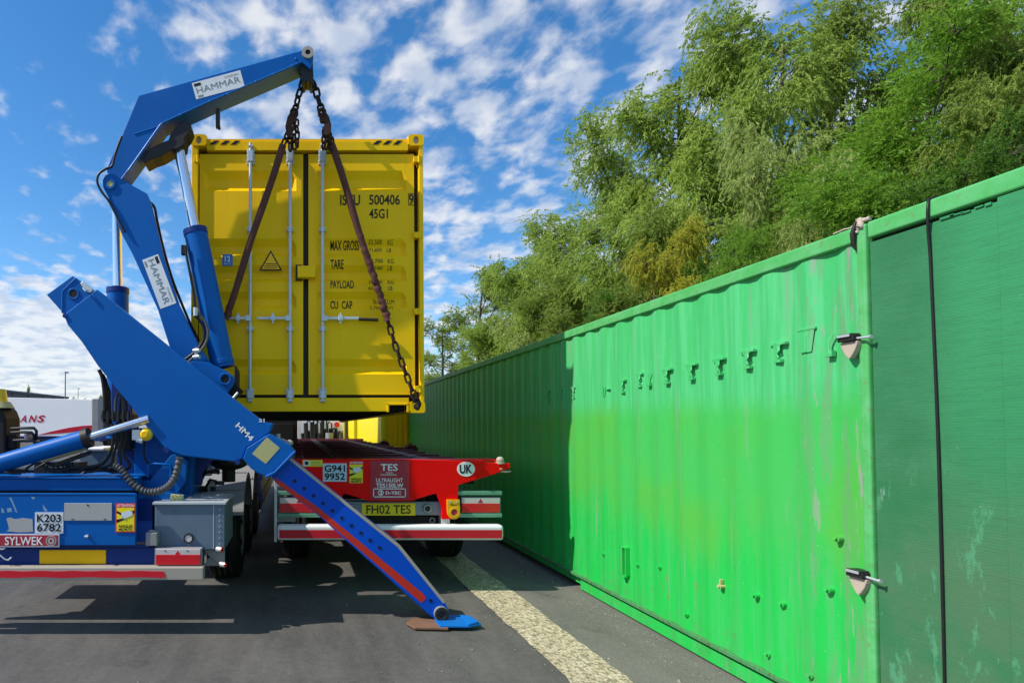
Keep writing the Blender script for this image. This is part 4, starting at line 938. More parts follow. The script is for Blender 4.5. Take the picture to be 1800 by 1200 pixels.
q.prism([(bx0, 4.86, .027), (bx1 - .12, 4.85, .028), (bx1, 4.90, .030), (bx1 - .06, 5.02, .036), (bx1 - .13, 5.12, .036), (bx0, 5.16, .03)], (0, 0, .020)); q.prism([(bx1 - .13, 4.85, .04), (bx1 - .02, 4.90, .05), (bx1 - .06, 5.02, .06), (bx1 - .13, 5.10, .045)], (0, 0, .020)); q.build('foot_plate', M['blue_light'], st, .006)
# leg cylinder across the deck
a, b = P(-70, 834.5, 4.97), P(157, 768.5, 4.97); d = (b - a).normalized()
cy = MB().cyl(a, b, .079, 32).ring(b - d * .05, d, .04, .088, .06, 30, M['steel_dark']).build('leg_cylinder', M['blue'], st, .004)
MB().cyl(b - d * .02, P(262, 736, 4.99), .036, 24).build('rod', M['chrome'], cy)
# lower arm, boom
YA = 5.46
q = MB(); q.pprism([(184, 308), (191, 304), (200, 306), (222, 320), (258, 340), (265, 356), (288, 453), (311, 527), (350, 608), (372, 640), (392, 668), (350, 690), (312, 640), (297, 606), (277, 543), (232, 445), (213, 410), (190, 346), (181, 329), (180, 316)], YA, .05)
q.pprism([(184, 308), (191, 304), (200, 306), (222, 320), (258, 340), (265, 356), (288, 453), (311, 527), (350, 608), (372, 640), (392, 668), (350, 690), (312, 640), (297, 606), (277, 543), (232, 445), (213, 410), (190, 346), (181, 329), (180, 316)], YA + .31, .05)
q.pprism([(214, 362), (256, 350), (284, 455), (308, 530), (346, 610), (352, 660), (318, 640), (282, 545), (240, 455)], YA + .05, .26)
la = q.build('lower_arm', M['blue'], st, .006)
q = MB(); c = P(194, 324, YA); q.ring((c.x, YA - .015, c.z), (0, 1, 0), .03, .052, .02, 26, M['blue']); q.cyl((c.x, YA - .01, c.z), (c.x, YA + .40, c.z), .031, 20, mat=M['label_tan']); q.build('elbow_pin', None, la)
boom = [(243, 168), (388, 128), (533, 88), (541, 86), (548, 90), (551, 99), (549, 110), (546, 122), (531, 110), (513, 118), (368, 180), (317, 203), (285, 218), (213, 317), (199, 318), (190, 312), (187, 298), (196, 276), (210, 248)]
YBm = YA + .055
q = MB(); q.pprism(boom, YBm, .24); q.pprism([(296, 246), (300, 234), (314, 216), (334, 214), (336, 224), (330, 236), (325, 242), (323, 255), (312, 262), (303, 262), (283, 274), (268, 279), (253, 287), (252, 274), (262, 262), (280, 252)], YBm + .02, .2, M['steel_dark'])
bo = q.build('boom', M['blue'], st, .008, seg=3)
q = MB(); seam = [(213, 317), (285, 218), (317, 203), (368, 180), (513, 118), (530, 110)]
for (xa, ya), (xb, yb) in zip(seam, seam[1:]): q.tube([P(xa, ya - 1.5, YBm - .002), P(xb, yb - 1.5, YBm - .002)], .0065, 6)
q.tube([P(236, 236, YBm - .002), P(285, 220, YBm - .002)], .005, 6); q.tube([P(283, 219, YBm - .004), P(226, 300, YBm - .004)], .012, 6, M['blue_light'])
for x, y in ((513, 117), (480, 131), (450, 144), (400, 166), (368, 179), (317, 202), (520, 104)): q.sphere(P(x, y, YBm - .003), .012, 8)
q.build('weld_seam', M['blue_light'], bo)
q = MB(); c = P(541, 94, YBm); q.ring((c.x, YBm - .02, c.z), (0, 1, 0), .026, .058, .03, 28, M['alu']); q.cyl((c.x, YBm - .01, c.z), (c.x, YBm + .28, c.z), .027, 20, mat=M['black']); q.build('tip_pin', None, bo)
q = MB(); q.pprism([(526, 113), (549, 104), (551, 128), (551, 147), (547, 148), (544, 142), (539, 141), (536, 146), (531, 148), (530, 138)], YBm + .03, .17); q.build('lifting_eye', M['steel_dark'], bo, .006)
q = MB(); q.pbox(379, 190, 386, 223, YBm + .06, .05); q.pprism([(379, 218), (386, 216), (387, 223), (383, 224)], YBm + .05, .06); q.build('boom_stop', M['steel_dark'], bo, .004)
def hammar(o, ux, W_, H_, up, parent, Y):
    """maker's plate: a block letter on the left edge, capitals after it, a smaller line above them"""
    u = Vector(ux).normalized(); v = Vector(up).normalized(); n = u.cross(v); q = MB()
    q.prism([o + n * .001, o + u * W_ + n * .001, o + u * W_ + v * H_ + n * .001, o + v * H_ + n * .001], -n * .003, M['white'])
    def bar(a, b, c, d, mat): q.prism([o + u * (W_ * a) + v * (H_ * c) + n * .002, o + u * (W_ * b) + v * (H_ * c) + n * .002, o + u * (W_ * b) + v * (H_ * d) + n * .002, o + u * (W_ * a) + v * (H_ * d) + n * .002], -n * .001, mat)
    bar(.03, .17, .74, .92, M['ink']); bar(.05, .16, .06, .18, M['grey'])
    q.text('HAMMAR', o + u * (W_ * .05) + v * (H_ * .30) + n * .002, u, v, W_ * .90, H_ * .36, M['grey_lamp'], .0006, .0)
    q.text('SWEDEN', o + u * (W_ * .66) + v * (H_ * .76) + n * .002, u, v, W_ * .28, H_ * .12, M['grey'], .0006, .01)
    return q.build('name_plate', None, parent)
o0 = P(345, 175, YBm - .001); ux = P(430, 152, YBm - .001) - o0; up = P(336, 147, YBm - .001) - o0
hammar(o0, ux, ux.length, up.length, up - ux * (up.dot(ux) / ux.length_squared), bo, YBm)
o0 = P(250, 457, YA - .001); ux = P(282, 543, YA - .001) - o0; up = P(278, 447, YA - .001) - o0
hammar(o0, ux, ux.length, up.length, up - ux * (up.dot(ux) / ux.length_squared), la, YA)
# boom cylinder
def cylp(n1, xa, ya, xb, yb, xc, yc, rb, rr, Y, mat='blue'):
    """barrel from a to b, rod from b to c"""
    a, b, c = P(xa, ya, Y), P(xb, yb, Y), P(xc, yc, Y); d = (c - a).normalized()
    q = MB(); q.cyl(a, b, rb, 36); q.ring(b - d * .05, d, rr, rb + .006, .06, 36, M['blue_dark']); q.ring(a + d * .03, d, rb * .8, rb + .006, .05, 36)
    o = q.build(n1, M[mat], st, .005); MB().cyl(b - d * .04, c, rr, 28).build('rod', M['chrome'], o); return o
cylp('boom_cylinder', 392, 646, 343, 405, 311, 246, .116, .054, YA + .17)
cylp('mast_cylinder', 207, 770, 207, 508, 205, 345, .112, .050, 5.95)
q = MB(); q.pprism([(328, 640), (338, 634), (366, 637), (398, 652), (409, 660), (413, 668), (409, 678), (400, 690), (406, 702), (380, 690), (340, 660)], YA - .10, .06); q.pprism([(328, 640), (366, 637), (398, 652), (413, 668), (400, 690), (406, 702), (380, 700), (340, 670)], YA + .38, .06)
c = P(396, 666, YA - .1); q.ring((c.x, YA - .115, c.z), (0, 1, 0), .040, .060, .02, 26); q.cyl((c.x, YA - .108, c.z), (c.x, YA + .43, c.z), .040, 24, mat=M['black'])
c = P(347, 655, YA - .1); q.cyl((c.x, YA - .108, c.z), (c.x, YA - .09, c.z), .012, 10)
q.build('cylinder_lug', M['blue'], st, .006)
MB().pprism([(412, 640), (417, 650), (417, 678), (425, 685), (407, 703), (397, 694), (412, 670)], YA + .0, .25).build('rubber_buffer', M['black'], st, .004)
q = MB(); c = P(403, 708, YO + .2); q.sphere(c, .03, 8); q.cyl(P(399, 712, YO + .2), P(418, 690, YO + .24), .012, 8, mat=M['galv']); q.build('grease_fitting', M['beige'], st)
# hoses
def hose(pix, Y, r=.012, mat='hose', name='hose', dense=6):
    p = [P(*a[:2], Y + (a[2] if len(a) > 2 else 0)) for a in pix]; out = []
    for i in range(len(p) - 1):
        p0, p1, p2, p3 = p[max(i - 1, 0)], p[i], p[i + 1], p[min(i + 2, len(p) - 1)]
        for k in range(dense):
            t = k / dense; out.append(.5 * (2 * p1 + (p2 - p0) * t + (2 * p0 - 5 * p1 + 4 * p2 - p3) * t * t + (3 * p1 - 3 * p2 + p3 - p0) * t ** 3))
    out.append(p[-1]); return MB().tube(out, r, 8).build(name, M[mat], st)
hose([(214, 240), (203, 270), (197, 292), (186, 297), (174, 306), (171, 320), (178, 336), (192, 355), (206, 382), (219, 408)], YA - .02, .012)
hose([(264, 356), (272, 366), (277, 392), (288, 440), (302, 488), (318, 530), (336, 572), (350, 600)], YA + .2, .014)
hose([(326, 432), (328, 450), (334, 480), (341, 520), (343, 548)], YA + .02, .013)
hose([(343, 546), (356, 558), (365, 577), (364, 597), (354, 615), (340, 628), (328, 639)], YA - .04, .013, 'hose_grey')
hose([(338, 550), (350, 562), (358, 578), (358, 596), (348, 613), (335, 625), (322, 634)], YA - .03, .014)
q = MB(); c = P(346, 622, YA - .06)
for k in (-1, 1): q.cyl(c + Vector((-.03, 0, .03 * k)), c + Vector((.03, -.03, .03 * k)), .02, 8)
q.box(c - Vector((.02, .02, .05)), c + Vector((.01, .02, .06))); c = P(344, 548, YA - .04); q.cyl(c + Vector((0, 0, -.04)), c + Vector((0, 0, .04)), .024, 10); q.build('hose_clip', M['galv'], st)
MB().pbox(318, 430, 326, 447, YA + .05, .05).build('port_block', M['black'], st, .006)
for dx, dy in ((0, 0), (6, 8), (12, 22)): hose([(174 + dx, 650 + dy), (180 + dx, 665 + dy), (184 + dx * .7, 700), (184 + dx * .8, 740), (186 + dx, 760)], 5.15 + dx * .01, .018 if dx < 12 else .014)
for dx in (0, 8): hose([(203 + dx, 735), (203 + dx, 710), (207 + dx * .9, 692), (212 + dx * .6, 690), (216 + dx * .7, 705), (219 + dx * .6, 735)], 5.2, .013, 'hose_grey' if dx == 0 else 'hose')
q = MB(); q.pbox(177, 727, 234, 737, 5.1, .2); q.pbox(182, 737, 192, 752, 5.12, .1); q.pbox(205, 737, 228, 790, 5.2, .3); q.pbox(205, 790, 236, 842, 5.35, .3, M['blue_dark']); q.pbox(196, 640, 232, 740, 5.5, .25, M['blue_dark'])
for x in (181, 190, 199, 208, 217, 226): q.cyl(P(x, 741, 5.1), P(x, 722, 5.1), .013, 8)
q.build('valve_stack', M['steel_dark'], st, .005)
for k, (x, rr) in enumerate(((196, .016), (203, .013), (212, .013), (219, .015))): hose([(x, 745), (x + 3, 770), (x - 2, 795), (x - 18 + 9 * k, 815 + k), (x - 50 + 16 * k, 822 + k), (x - 84 + 20 * k, 824)], 5.05 + .02 * k, rr)
hose([(253, 775), (253, 800), (262, 815), (278, 812)], 5.2, .010)
# spiral-wrapped hose
p_ = [(198, 817), (210, 823), (222, 836), (236, 852), (254, 863), (272, 864), (290, 858), (303, 846), (311, 828), (316, 803)]
p = [P(x, y, 4.93) for x, y in p_]; out = []; rad = []
for i in range(len(p) - 1):
    p0, p1, p2, p3 = p[max(i - 1, 0)], p[i], p[i + 1], p[min(i + 2, len(p) - 1)]
    for k in range(16):
        t = k / 16; out.append(.5 * (2 * p1 + (p2 - p0) * t + (2 * p0 - 5 * p1 + 4 * p2 - p3) * t * t + (3 * p1 - 3 * p2 + p3 - p0) * t ** 3)); rad.append(.030 + .0055 * math.sin(len(out) * 1.15))
MB().tube(out, rad, 12).build('spiral_hose', M['hose_grey'], st)
# work lamp
q = MB(); c = P(257, 763, 5.0); q.sphere(c, .060, 16, M['lens_amber'], (1, .9, 1)); q.cyl(c - Vector((.0, .055, 0)), c + Vector((0, -.062, 0)), .026, 14, mat=M['plate_amber']); q.box(c + Vector((-.12, -.02, -.05)), c + Vector((-.05, .06, .04)), M['plate_white']); q.cyl(c + Vector((-.08, 0, -.04)), c + Vector((-.03, 0, -.055)), .03, 10, mat=M['plate_white']); q.build('work_lamp', None, st, .003)
# clutter on the deck
random.seed(21)
for k in range(8):
    x = random.uniform(-60, 150); y = random.uniform(822, 834)
    hose([(x, y), (x + 22, y - random.uniform(2, 12)), (x + 45, y - random.uniform(-3, 8)), (x + 70, y + random.uniform(-3, 4))], 4.98 + .05 * k, random.uniform(.008, .015))
q = MB(); q.obox(P(115, 800, 5.05), (P(152, 790, 5.05) - P(80, 811, 5.05)).normalized(), (0, 1, 0), Vector((.25, 0, .97)), .20, .03, .010, M['label_tan']); q.obox(P(128, 806, 5.1), (P(152, 796, 5.05) - P(100, 815, 5.05)).normalized(), (0, 1, 0), Vector((.25, 0, .97)), .16, .05, .020, M['steel_dark'])
for x in (85, 95, 108, 128): q.cyl(P(x, 812, 5.1), P(x + random.uniform(-9, 9), 830, 5.1), .010, 8, mat=M['steel_dark'])
q.pbox(60, 812, 140, 838, 5.35, .2, M['steel_dark']); q.pbox(XL, 826, 236, 840, 5.5, .5, M['steel_dark']); q.build('hydraulic_manifold', None, st, .003)
q = MB(); q.pbox(138, 792, 198, 842, 6.3, .6); q.pbox(150, 786, 184, 793, 6.25, .55, M['white']); q.build('oil_tank', M['grey_box'], st, .03, seg=4)
# power pack at the left edge
q = MB(); q.pprism([(-62, 722), (-34, 712), (-4, 712), (4, 722), (9, 735), (10, 802), (2, 842), (-62, 842)], 5.32, .30); q.pbox(8, 764, 28, 790, 5.36, .1); pk = q.build('power_pack', M['black'], st, .02, seg=3)
q = MB()
for k, (x0, y0, x1, y1) in enumerate(((20, 753, 62, 752), (20, 760, 58, 760), (24, 774, 60, 774))): q.tube([P(x0, y0, 5.32), P((x0 + x1) / 2, y0 - 1, 5.27), P(x1 - 2, y1, 5.27), P(x1 + 2, y1 + 5, 5.27), P(x1 + 2, y1 + 20 - 6 * k, 5.32)], .014, 8)
q.box(P(46, 770, 5.27), P(56, 762, 5.42), M['blank']); q.box(P(48, 776, 5.27), P(70, 773, 5.42), M['blank']); q.build('pipe', M['steel_dark'], pk)
q = MB(); c = P(-2, 706, 5.42); q.cyl(c - Vector((0, 0, .06)), c + Vector((0, 0, .0)), .14, 22, .10, mat=M['label_tan']); q.cyl(c, c + Vector((0, 0, .12)), .08, 20, .06, mat=M['lens_amber']); q.build('beacon', None, pk, .01)

# ================================================================== lifting chains
def link(q, c, d, side, pitch, wdt, r, mat=None):
    d = Vector(d).normalized(); s_ = Vector(side).normalized(); h = pitch * .5 + r * .6; w = wdt / 2; path = []
    for a in range(0, 180, 30): path.append(c + d * (h - w) + s_ * (w * math.cos(R(a))) + d * (w * math.sin(R(a))))
    for a in range(180, 360, 30): path.append(c - d * (h - w) + s_ * (w * math.cos(R(a))) + d * (w * math.sin(R(a))))
    q.tube(path, r, 7, mat, closed=True)
def chain(q, pts, pitch=.088, wdt=.050, r=.0105, mat=None, start=0):
    L_ = [0]
    for a, b in zip(pts, pts[1:]): L_.append(L_[-1] + (b - a).length)
    n = max(1, round(L_[-1] / pitch)); 
    for i in range(n):
        t = L_[-1] * (i + .5) / n; k = max(j for j in range(len(L_)) if L_[j] <= t); k = min(k, len(pts) - 2)
        d = (pts[k + 1] - pts[k]).normalized(); c = pts[k] + d * (t - L_[k]); f = Vector((0, -1, 0)); a = d.cross(f).normalized(); b = d.cross(a).normalized()
        ang = R(32 if (i + start) % 2 else -58); s_ = a * math.cos(ang) + b * math.sin(ang)
        link(q, c, d, s_, L_[-1] / n, wdt, r, mat)
def sleeve(name, parent, a, b, r, wrinkle0):
    n = 90; path = []; rad = []; random.seed(9)
    for i in range(n + 1):
        t = i / n; w = max(0, (t - wrinkle0) / (1 - wrinkle0)); s_ = math.sin(i * 1.25) * .012 * w
        path.append(a + (b - a) * t + Vector((s_ * .6 + .006 * math.sin(t * 9), .008 * math.sin(i * .9) * w, 0))); rad.append(r * (1 + w * (.16 * math.sin(i * 1.9) + .10 * random.uniform(-1, 1)) + .03 * math.sin(t * 21)))
    return MB().tube(path, rad, 14).build(name, M['sleeve'], parent)
def rigging(label, eye, ring, clutch, s0, s1, end, Ys, loose, mirror):
    p0 = P(*eye, Ys[0]); t = thing('lifting_chain', label, 'chain', tuple(p0), 'chains holding the yellow container')
    q = MB(); chain(q, [p0 + Vector((0, 0, .03)), P(*ring, Ys[0])], .092, .062, .0125); q.build('upper_chain', M['chain_dark'], t)
    q = MB(); a, b = P(*ring, Ys[0]), P(*clutch, Ys[0]); d = (b - a).normalized(); s_ = Vector((d.z, 0, -d.x)) * (1 if mirror else -1)
    if s_.x * (1 if mirror else -1) < 0: s_ = -s_
    L_ = (b - a).length
    ol = [a + d * (L_ * f) + s_ * w_ for f, w_ in ((-.08, .01), (.04, .040), (.20, .056), (.55, .058), (.80, .036), (.92, .012), (.90, -.020), (.70, -.026), (.55, -.040), (.50, -.008), (.40, -.006), (.36, -.042), (.20, -.042), (.08, -.02))]
    q.prism([p + Vector((0, -.02, 0)) for p in ol], (0, .04, 0)); q.ring(a + Vector((0, -.03, 0)), (0, 1, 0), .026, .044, .06, 20); q.build('clutch', M['rust'], t, .014, seg=3)
    q = MB(); a = P(*clutch, Ys[1]); chain(q, [P(clutch[0], clutch[1] - 14, Ys[1]), P(*s0, Ys[1])], .080, .052, .011)
    for k, (x0, y0, x1, y1) in enumerate(loose): chain(q, [P(x0, y0, Ys[1] - .02 + .03 * k), P((x0 + x1) / 2 + 1, (y0 + y1) / 2, Ys[1] - .03), P(x1, y1, Ys[1] - .02)], .066, .046, .0105, start=k)
    q.build('loose_chain', M['rust'], t)
    sleeve('sleeve', t, P(*s0, Ys[1]), P(*s1, Ys[2]), .036, .42 if mirror else .9)
    if end:
        q = MB(); chain(q, [P(s1[0] - 1, s1[1] - 4, Ys[2]), P(s1[0] + 14, s1[1] + 45, Ys[2]), P(*end, Ys[2])], .086, .052, .0115); q.build('lower_chain', M['rust'], t)
        q = MB(); c = P(end[0] + 1, end[1] + 3, Ys[2] + .01)
        q.tube([c + Vector((-.02, 0, .05)), c + Vector((.02, -.005, .01)), c + Vector((.035, 0, -.04)), c + Vector((.02, 0, -.085)), c + Vector((-.01, .0, -.075)), c + Vector((-.012, .01, -.045))], [.014, .02, .024, .024, .018, .012], 10)
        q.ring(c + Vector((-.005, -.02, .045)), (0, 1, 0), .018, .034, .035, 16); q.box(c + Vector((-.03, -.01, -.03)), c + Vector((.03, .03, .02))); q.build('hook', M['chain_dark'], t, .004)
    return t
rigging('left dark chain and straight brown sleeve from the boom tip down across the yellow doors', (532, 148), (517, 199), (507, 246), (497, 256), (396, 562), None, (5.63, 5.70, 5.78), ((514, 214, 518, 262), (521, 212, 522, 258), (508, 235, 510, 265)), False)
rigging('right chain with wrinkled brown sleeve and bare rusty links hooked to the bottom corner', (551, 148), (566, 199), (578, 243), (584, 256), (681, 563), (730, 700), (5.63, 5.72, 5.85), ((569, 230, 568, 262), (575, 240, 573, 262), (577, 228, 582, 264)), True)

# ================================================================== background on the left and through the gap
YW = 45.0
wt = thing('box_trailer', 'white box trailer with crimson lettering and a red swoosh on its long side', 'trailer', (P(90, 750, YW).x, YW, 0))
q = MB(); q.pprism([(-60, 696), (17, 698.5), (162, 702), (162, 766), (-60, 767)], YW, 2.5); q.build('body', M['white_far'], wt, .03)
q = MB(); q.pbox(162, 700.5, 172.5, 768, YW - .04, 2.6); q.build('door_frame', M['grey'], wt, .03)
q = MB(); q.pprism([(66, 764), (90, 758), (120, 751.5), (145, 748), (162, 747), (162, 757), (140, 758), (110, 761)], YW - .02, .02); q.build('swoosh', M['ink_red'], wt)
q = MB(); a = P(33, 742, YW); sk = P(40, 729, YW) - a
for i, ch in enumerate('ANS'):
    o = P(34.5 + 15 * i, 742, YW - .01); q.text(ch, o, (1, 0, 0), (.33, 0, .94), .52, .60, M['ink_red'], .01, .03)
q.text('R', P(19.5, 742, YW - .01), (1, 0, 0), (.33, 0, .94), .52, .60, M['ink_red'], .01, .03)
q.build('lettering', None, wt)
q = MB(); q.pbox(-60, 767, 172, 775, YW + .1, 2.2); q.build('chassis', M['blue_dark'], wt)
for px in (128, 100, 72, -30):
    c = P(px, 780, YW); wheel(wt, c.x - .01, c.x + .01, YW) if False else MB().cyl((c.x, YW + .05, .5), (c.x, YW + .4, .5), .5, 24).build('wheel', M['black'], wt, .03)
w2 = thing('box_trailer', 'plain white box trailer mostly hidden behind the blue crane hoses', 'trailer', (P(215, 750, 50).x, 50, 0))
q = MB(); q.pbox(175, 706, 262, 768, 50, 2.5); q.build('body', M['white_far'], w2, .03)
q = MB(); q.pbox(176, 724, 181, 752, 49.95, .1, M['steel_dark']); q.pbox(173.5, 704, 176.5, 770, 49.92, .3, M['grey']); q.pbox(175, 768, 262, 776, 50.1, 2.2, M['steel_dark']); q.build('door_gear', None, w2)
for px in (190, 215): c = P(px, 780, 50); MB().cyl((c.x, 50.05, .5), (c.x, 50.4, .5), .5, 24).build('wheel', M['black'], w2, .03)

bd = thing('warehouse', 'long dark grey warehouse with a sloping roofline behind the white trailer', 'building', (-38, 78, 0))
c0_, c1_ = P(-170, 641, 58), P(119, 698, 92); hgt = 6.6
d = Vector((c1_.x - c0_.x, c1_.y - c0_.y, 0)); L_ = d.length; d.normalize(); nrm = Vector((d.y, -d.x, 0))
q = MB(); q.prism([Vector((c0_.x, c0_.y, 0)), Vector((c1_.x, c1_.y, 0)), Vector((c1_.x, c1_.y, hgt)), Vector((c0_.x, c0_.y, hgt))], -nrm * 30); q.build('wall', M['building'], bd)
q = MB()
for k in range(1, 9):
    b = Vector((c0_.x, c0_.y, 0)) + d * (L_ * k / 9); q.obox(b + Vector((0, 0, hgt / 2)) + nrm * .04, d, nrm, (0, 0, 1), .06, .05, hgt / 2 - .05)
b = Vector((c0_.x, c0_.y, hgt)) + d * (L_ / 2); q.obox(b + nrm * .06 + Vector((0, 0, .06)), d, nrm, (0, 0, 1), L_ / 2 + .1, .12, .14); q.build('trim', M['building_roof'], bd)
def lamp_post(px, ytop, Y, label, arm):
    c = P(px, ytop, Y); t = thing('lamp_post', label, 'lamp post', (c.x, Y, 0), 'lamp posts on the horizon')
    MB().cyl((c.x, Y, 0), (c.x, Y, c.z), .09, 10, .055).build('pole', M['pole'], t)
    q = MB(); q.box((c.x - .05, Y - .15, c.z - .02), (c.x + arm, Y + .15, c.z + .12)); q.build('lamp_head', M['pole'], t, .03)
lamp_post(115, 655, 62, 'tall thin lamp post with a dark head rising past the end of the warehouse', .32)
lamp_post(137.5, 683, 120, 'faint distant lamp post standing right of the tall one', .4)

# white lorry seen through the gap under the container
YC = 25.2
lt = thing('lorry', 'white lorry with black hose coils seen under the yellow container', 'lorry', (P(560, 800, YC).x, YC, 0))
xa, xb = P(512, 780, YC).x, P(606, 780, YC).x
q = MB(); q.box((xa, YC, 1.15), (xb, YC + 2.1, 3.4)); q.box((xa + .1, YC + .2, 3.4), (xb - .1, YC + 2.0, 3.75)); q.build('cab', M['white'], lt, .10, seg=3)
q = MB(); q.box((xa + .15, YC + 2.09, 1.9), (xb - .15, YC + 2.115, 2.9)); q.build('windscreen', M['glass_dark'], lt)
q = MB(); q.box((xa + .75, YC - 3.6, .75), (xb - .75, YC + 1.8, 1.0)); q.box((xa + .2, YC - .55, .8), (xb - .2, YC - .2, 1.12)); q.build('chassis', M['steel_dark'], lt, .02)
q = MB(); random.seed(4)
for k in range(15):
    x = P(534 + 4.6 * k + random.uniform(-2, 2), 760, YC).x; zt_ = 1.45 + random.uniform(.0, .75) * (1 - abs(k - 5) / 14); w_ = random.uniform(.05, .11); yy_ = YC - .1 - random.uniform(0, .25)
    q.cyl((x, yy_, 1.0), (x + random.uniform(-.04, .04), yy_, zt_), w_, 8)
    if k % 2: q.tube([(x, yy_ - .05, zt_ - .05), (x + .08, yy_ - .1, zt_ + .12), (x + .2, yy_ - .1, zt_ + .02), (x + .22, yy_ - .05, 1.2)], .035, 6)
q.build('air_hoses', M['hose'], lt)
q = MB(); c = P(578, 765, YC); q.cyl((c.x, YC - .4, c.z - .4), (c.x, YC - .4, c.z + .12), .17, 18); c = P(597, 768, YC); q.box((c.x - .14, YC - .3, 1.0), (c.x + .14, YC - .02, c.z + .3)); q.build('exhaust', M['grey'], lt, .02)
q = MB(); c = P(592, 746, YC); q.cyl((c.x, YC - .06, c.z), (c.x, YC + .01, c.z), .12, 20); q.build('red_lamp', M['lens_red'], lt, .02)
for y in (YC + 1.3, YC - 2.2):
    for x0_, x1_ in ((xa + .36, xa + .02), (xb - .36, xb - .02)): wheel(lt, x0_, x1_, y)

# ================================================================== trees behind the wall
def leaf_quads(pos, dirn, width_dir, ln, wd):
    """kite-shaped folded leaves as two triangles each"""
    n = len(pos); a = pos; tip = pos + dirn * ln[:, None]; mid = pos + dirn * (ln * .45)[:, None]
    l = mid + width_dir * (wd * .5)[:, None]; r = mid - width_dir * (wd * .5)[:, None]
    v = np.stack([a, l, tip, r], 1).reshape(-1, 3)
    f = (np.arange(n)[:, None] * 4 + np.array([[0, 1, 2, 3]])).reshape(-1)
    return v, f
def norm(a): return a / np.maximum(1e-6, np.linalg.norm(a, axis=-1, keepdims=True))
def make_leaf_mesh(name, v, nq):
    me = bpy.data.meshes.new(name); me.vertices.add(len(v)); me.vertices.foreach_set('co', v.astype(np.float32).ravel())
    me.loops.add(nq * 4); me.loops.foreach_set('vertex_index', np.arange(nq * 4, dtype=np.int32))
    me.polygons.add(nq); me.polygons.foreach_set('loop_start', np.arange(0, nq * 4, 4, dtype=np.int32)); me.polygons.foreach_set('loop_total', np.full(nq, 4, dtype=np.int32))
    me.update(calc_edges=True); return me
def tree_proto(seed, kind, H=10., Rc=3., lo=.22, nclump=150, ntw=15, nlf=20, leaf=(.12, .026)):
    """trunk and limbs as one mesh, leaves as another; returns two meshes for a tree of height H"""
    g = np.random.default_rng(seed)
    q = MB(); lean = g.normal(0, .03, 2)
    tr = [Vector((lean[0] * H * t * t + .10 * math.sin(3 * t + seed), lean[1] * H * t * t + .10 * math.cos(2.3 * t + seed), H * .86 * t)) for t in np.linspace(0, 1, 9)]
    q.tube(tr, [H * .017 * (1 - .85 * t) + .012 for t in np.linspace(0, 1, 9)], 9)
    nl = 11; limbs = []
    for i in range(nl):
        t = lo * .8 + (.86 - lo * .8) * (i + g.uniform(0, .8)) / nl; ang = i * 2.4 + g.uniform(-.4, .4)
        hz = t; cr = Rc * (math.sin(math.pi * min(1, max(.08, (t - lo * .6) / (1.06 - lo * .6)))) ** .55) * g.uniform(.65, 1.05)
        k = int(t * 8); b = tr[k] + (tr[min(k + 1, 8)] - tr[k]) * (t * 8 - k); rise = H * g.uniform(.08, .22)
        e = b + Vector((math.cos(ang) * cr * .8, math.sin(ang) * cr * .8, rise))
        m_ = b + (e - b) * .5 + Vector((0, 0, rise * .25)) + Vector(g.normal(0, .12, 3).tolist())
        pth = [b, b + (m_ - b) * .5 + Vector(g.normal(0, .05, 3).tolist()), m_, m_ + (e - m_) * .5 + Vector(g.normal(0, .08, 3).tolist()), e]; r0 = H * .0068 * (1.1 - t) + .012
        q.tube(pth, [r0, r0 * .8, r0 * .6, r0 * .4, r0 * .18], 6); limbs.append((pth, r0))
    limbs.append((tr[3:], .04))
    cl = []
    while len(cl) < nclump:
        li = g.integers(0, len(limbs)); pth, r0 = limbs[li]; f = g.uniform(.3, 1.0) ** .7; x = f * (len(pth) - 1); k = min(int(x), len(pth) - 2); b = pth[k] + (pth[k + 1] - pth[k]) * (x - k)
        off = g.normal(0, 1, 3); off[2] = abs(off[2]) * .8 - .15; off = off / np.linalg.norm(off) * g.uniform(.25, .85) * Rc * .42
        c = b + Vector(off.tolist())
        if c.z < H * lo * .7: continue
        if c.z > H: c.z = H - g.uniform(0, .5)
        mid = b + (c - b) * .5 + Vector((0, 0, .10)); q.tube([b, mid, c], [.016, .011, .005], 5); cl.append(c)
    cl = np.array([c[:] for c in cl])
    n = nclump * ntw; C = np.repeat(cl, ntw, 0) + g.normal(0, 1, (n, 3)) * np.repeat(g.uniform(.07, .26, nclump), ntw)[:, None] * Rc / 3
    axis = np.stack([np.full(n, lean[0] * H * .3), np.full(n, lean[1] * H * .3), C[:, 2]], 1)
    out = norm(C - axis + 1e-3) ; dirn = norm(out * .55 + g.normal(0, .8, (n, 3)))
    if kind == 'droop': dirn[:, 2] *= .35; Lt = g.uniform(.30, .75, n) * (1 + .6 * (g.random(n) < .15)); fall = np.repeat(g.uniform(-.1, .75, nclump), ntw) * g.uniform(.7, 1.3, n)
    elif kind == 'feather': dirn[:, 2] = dirn[:, 2] * .35 + .12; Lt = g.uniform(.45, .95, n); fall = g.uniform(.12, .40, n)
    else: dirn[:, 2] = dirn[:, 2] * .6 + .25; Lt = g.uniform(.3, .75, n); fall = g.uniform(.0, .25, n)
    dirn = norm(dirn)
    T = g.uniform(.05, 1, (n, nlf)); pos = C[:, None, :] + dirn[:, None, :] * (Lt[:, None] * T * (1 if kind != 'droop' else .75))[..., None]
    pos[..., 2] -= (fall[:, None] * Lt[:, None] * T ** 1.8)
    tang = dirn[:, None, :] * np.ones((1, nlf, 1)); tang = tang.copy(); tang[..., 2] -= 1.8 * fall[:, None] * T ** .8
    tang = norm(tang); sd = norm(np.cross(tang, np.broadcast_to(np.array([0, 0, 1.]), tang.shape)) + 1e-4) * np.where(g.random((n, nlf, 1)) < .5, 1, -1)
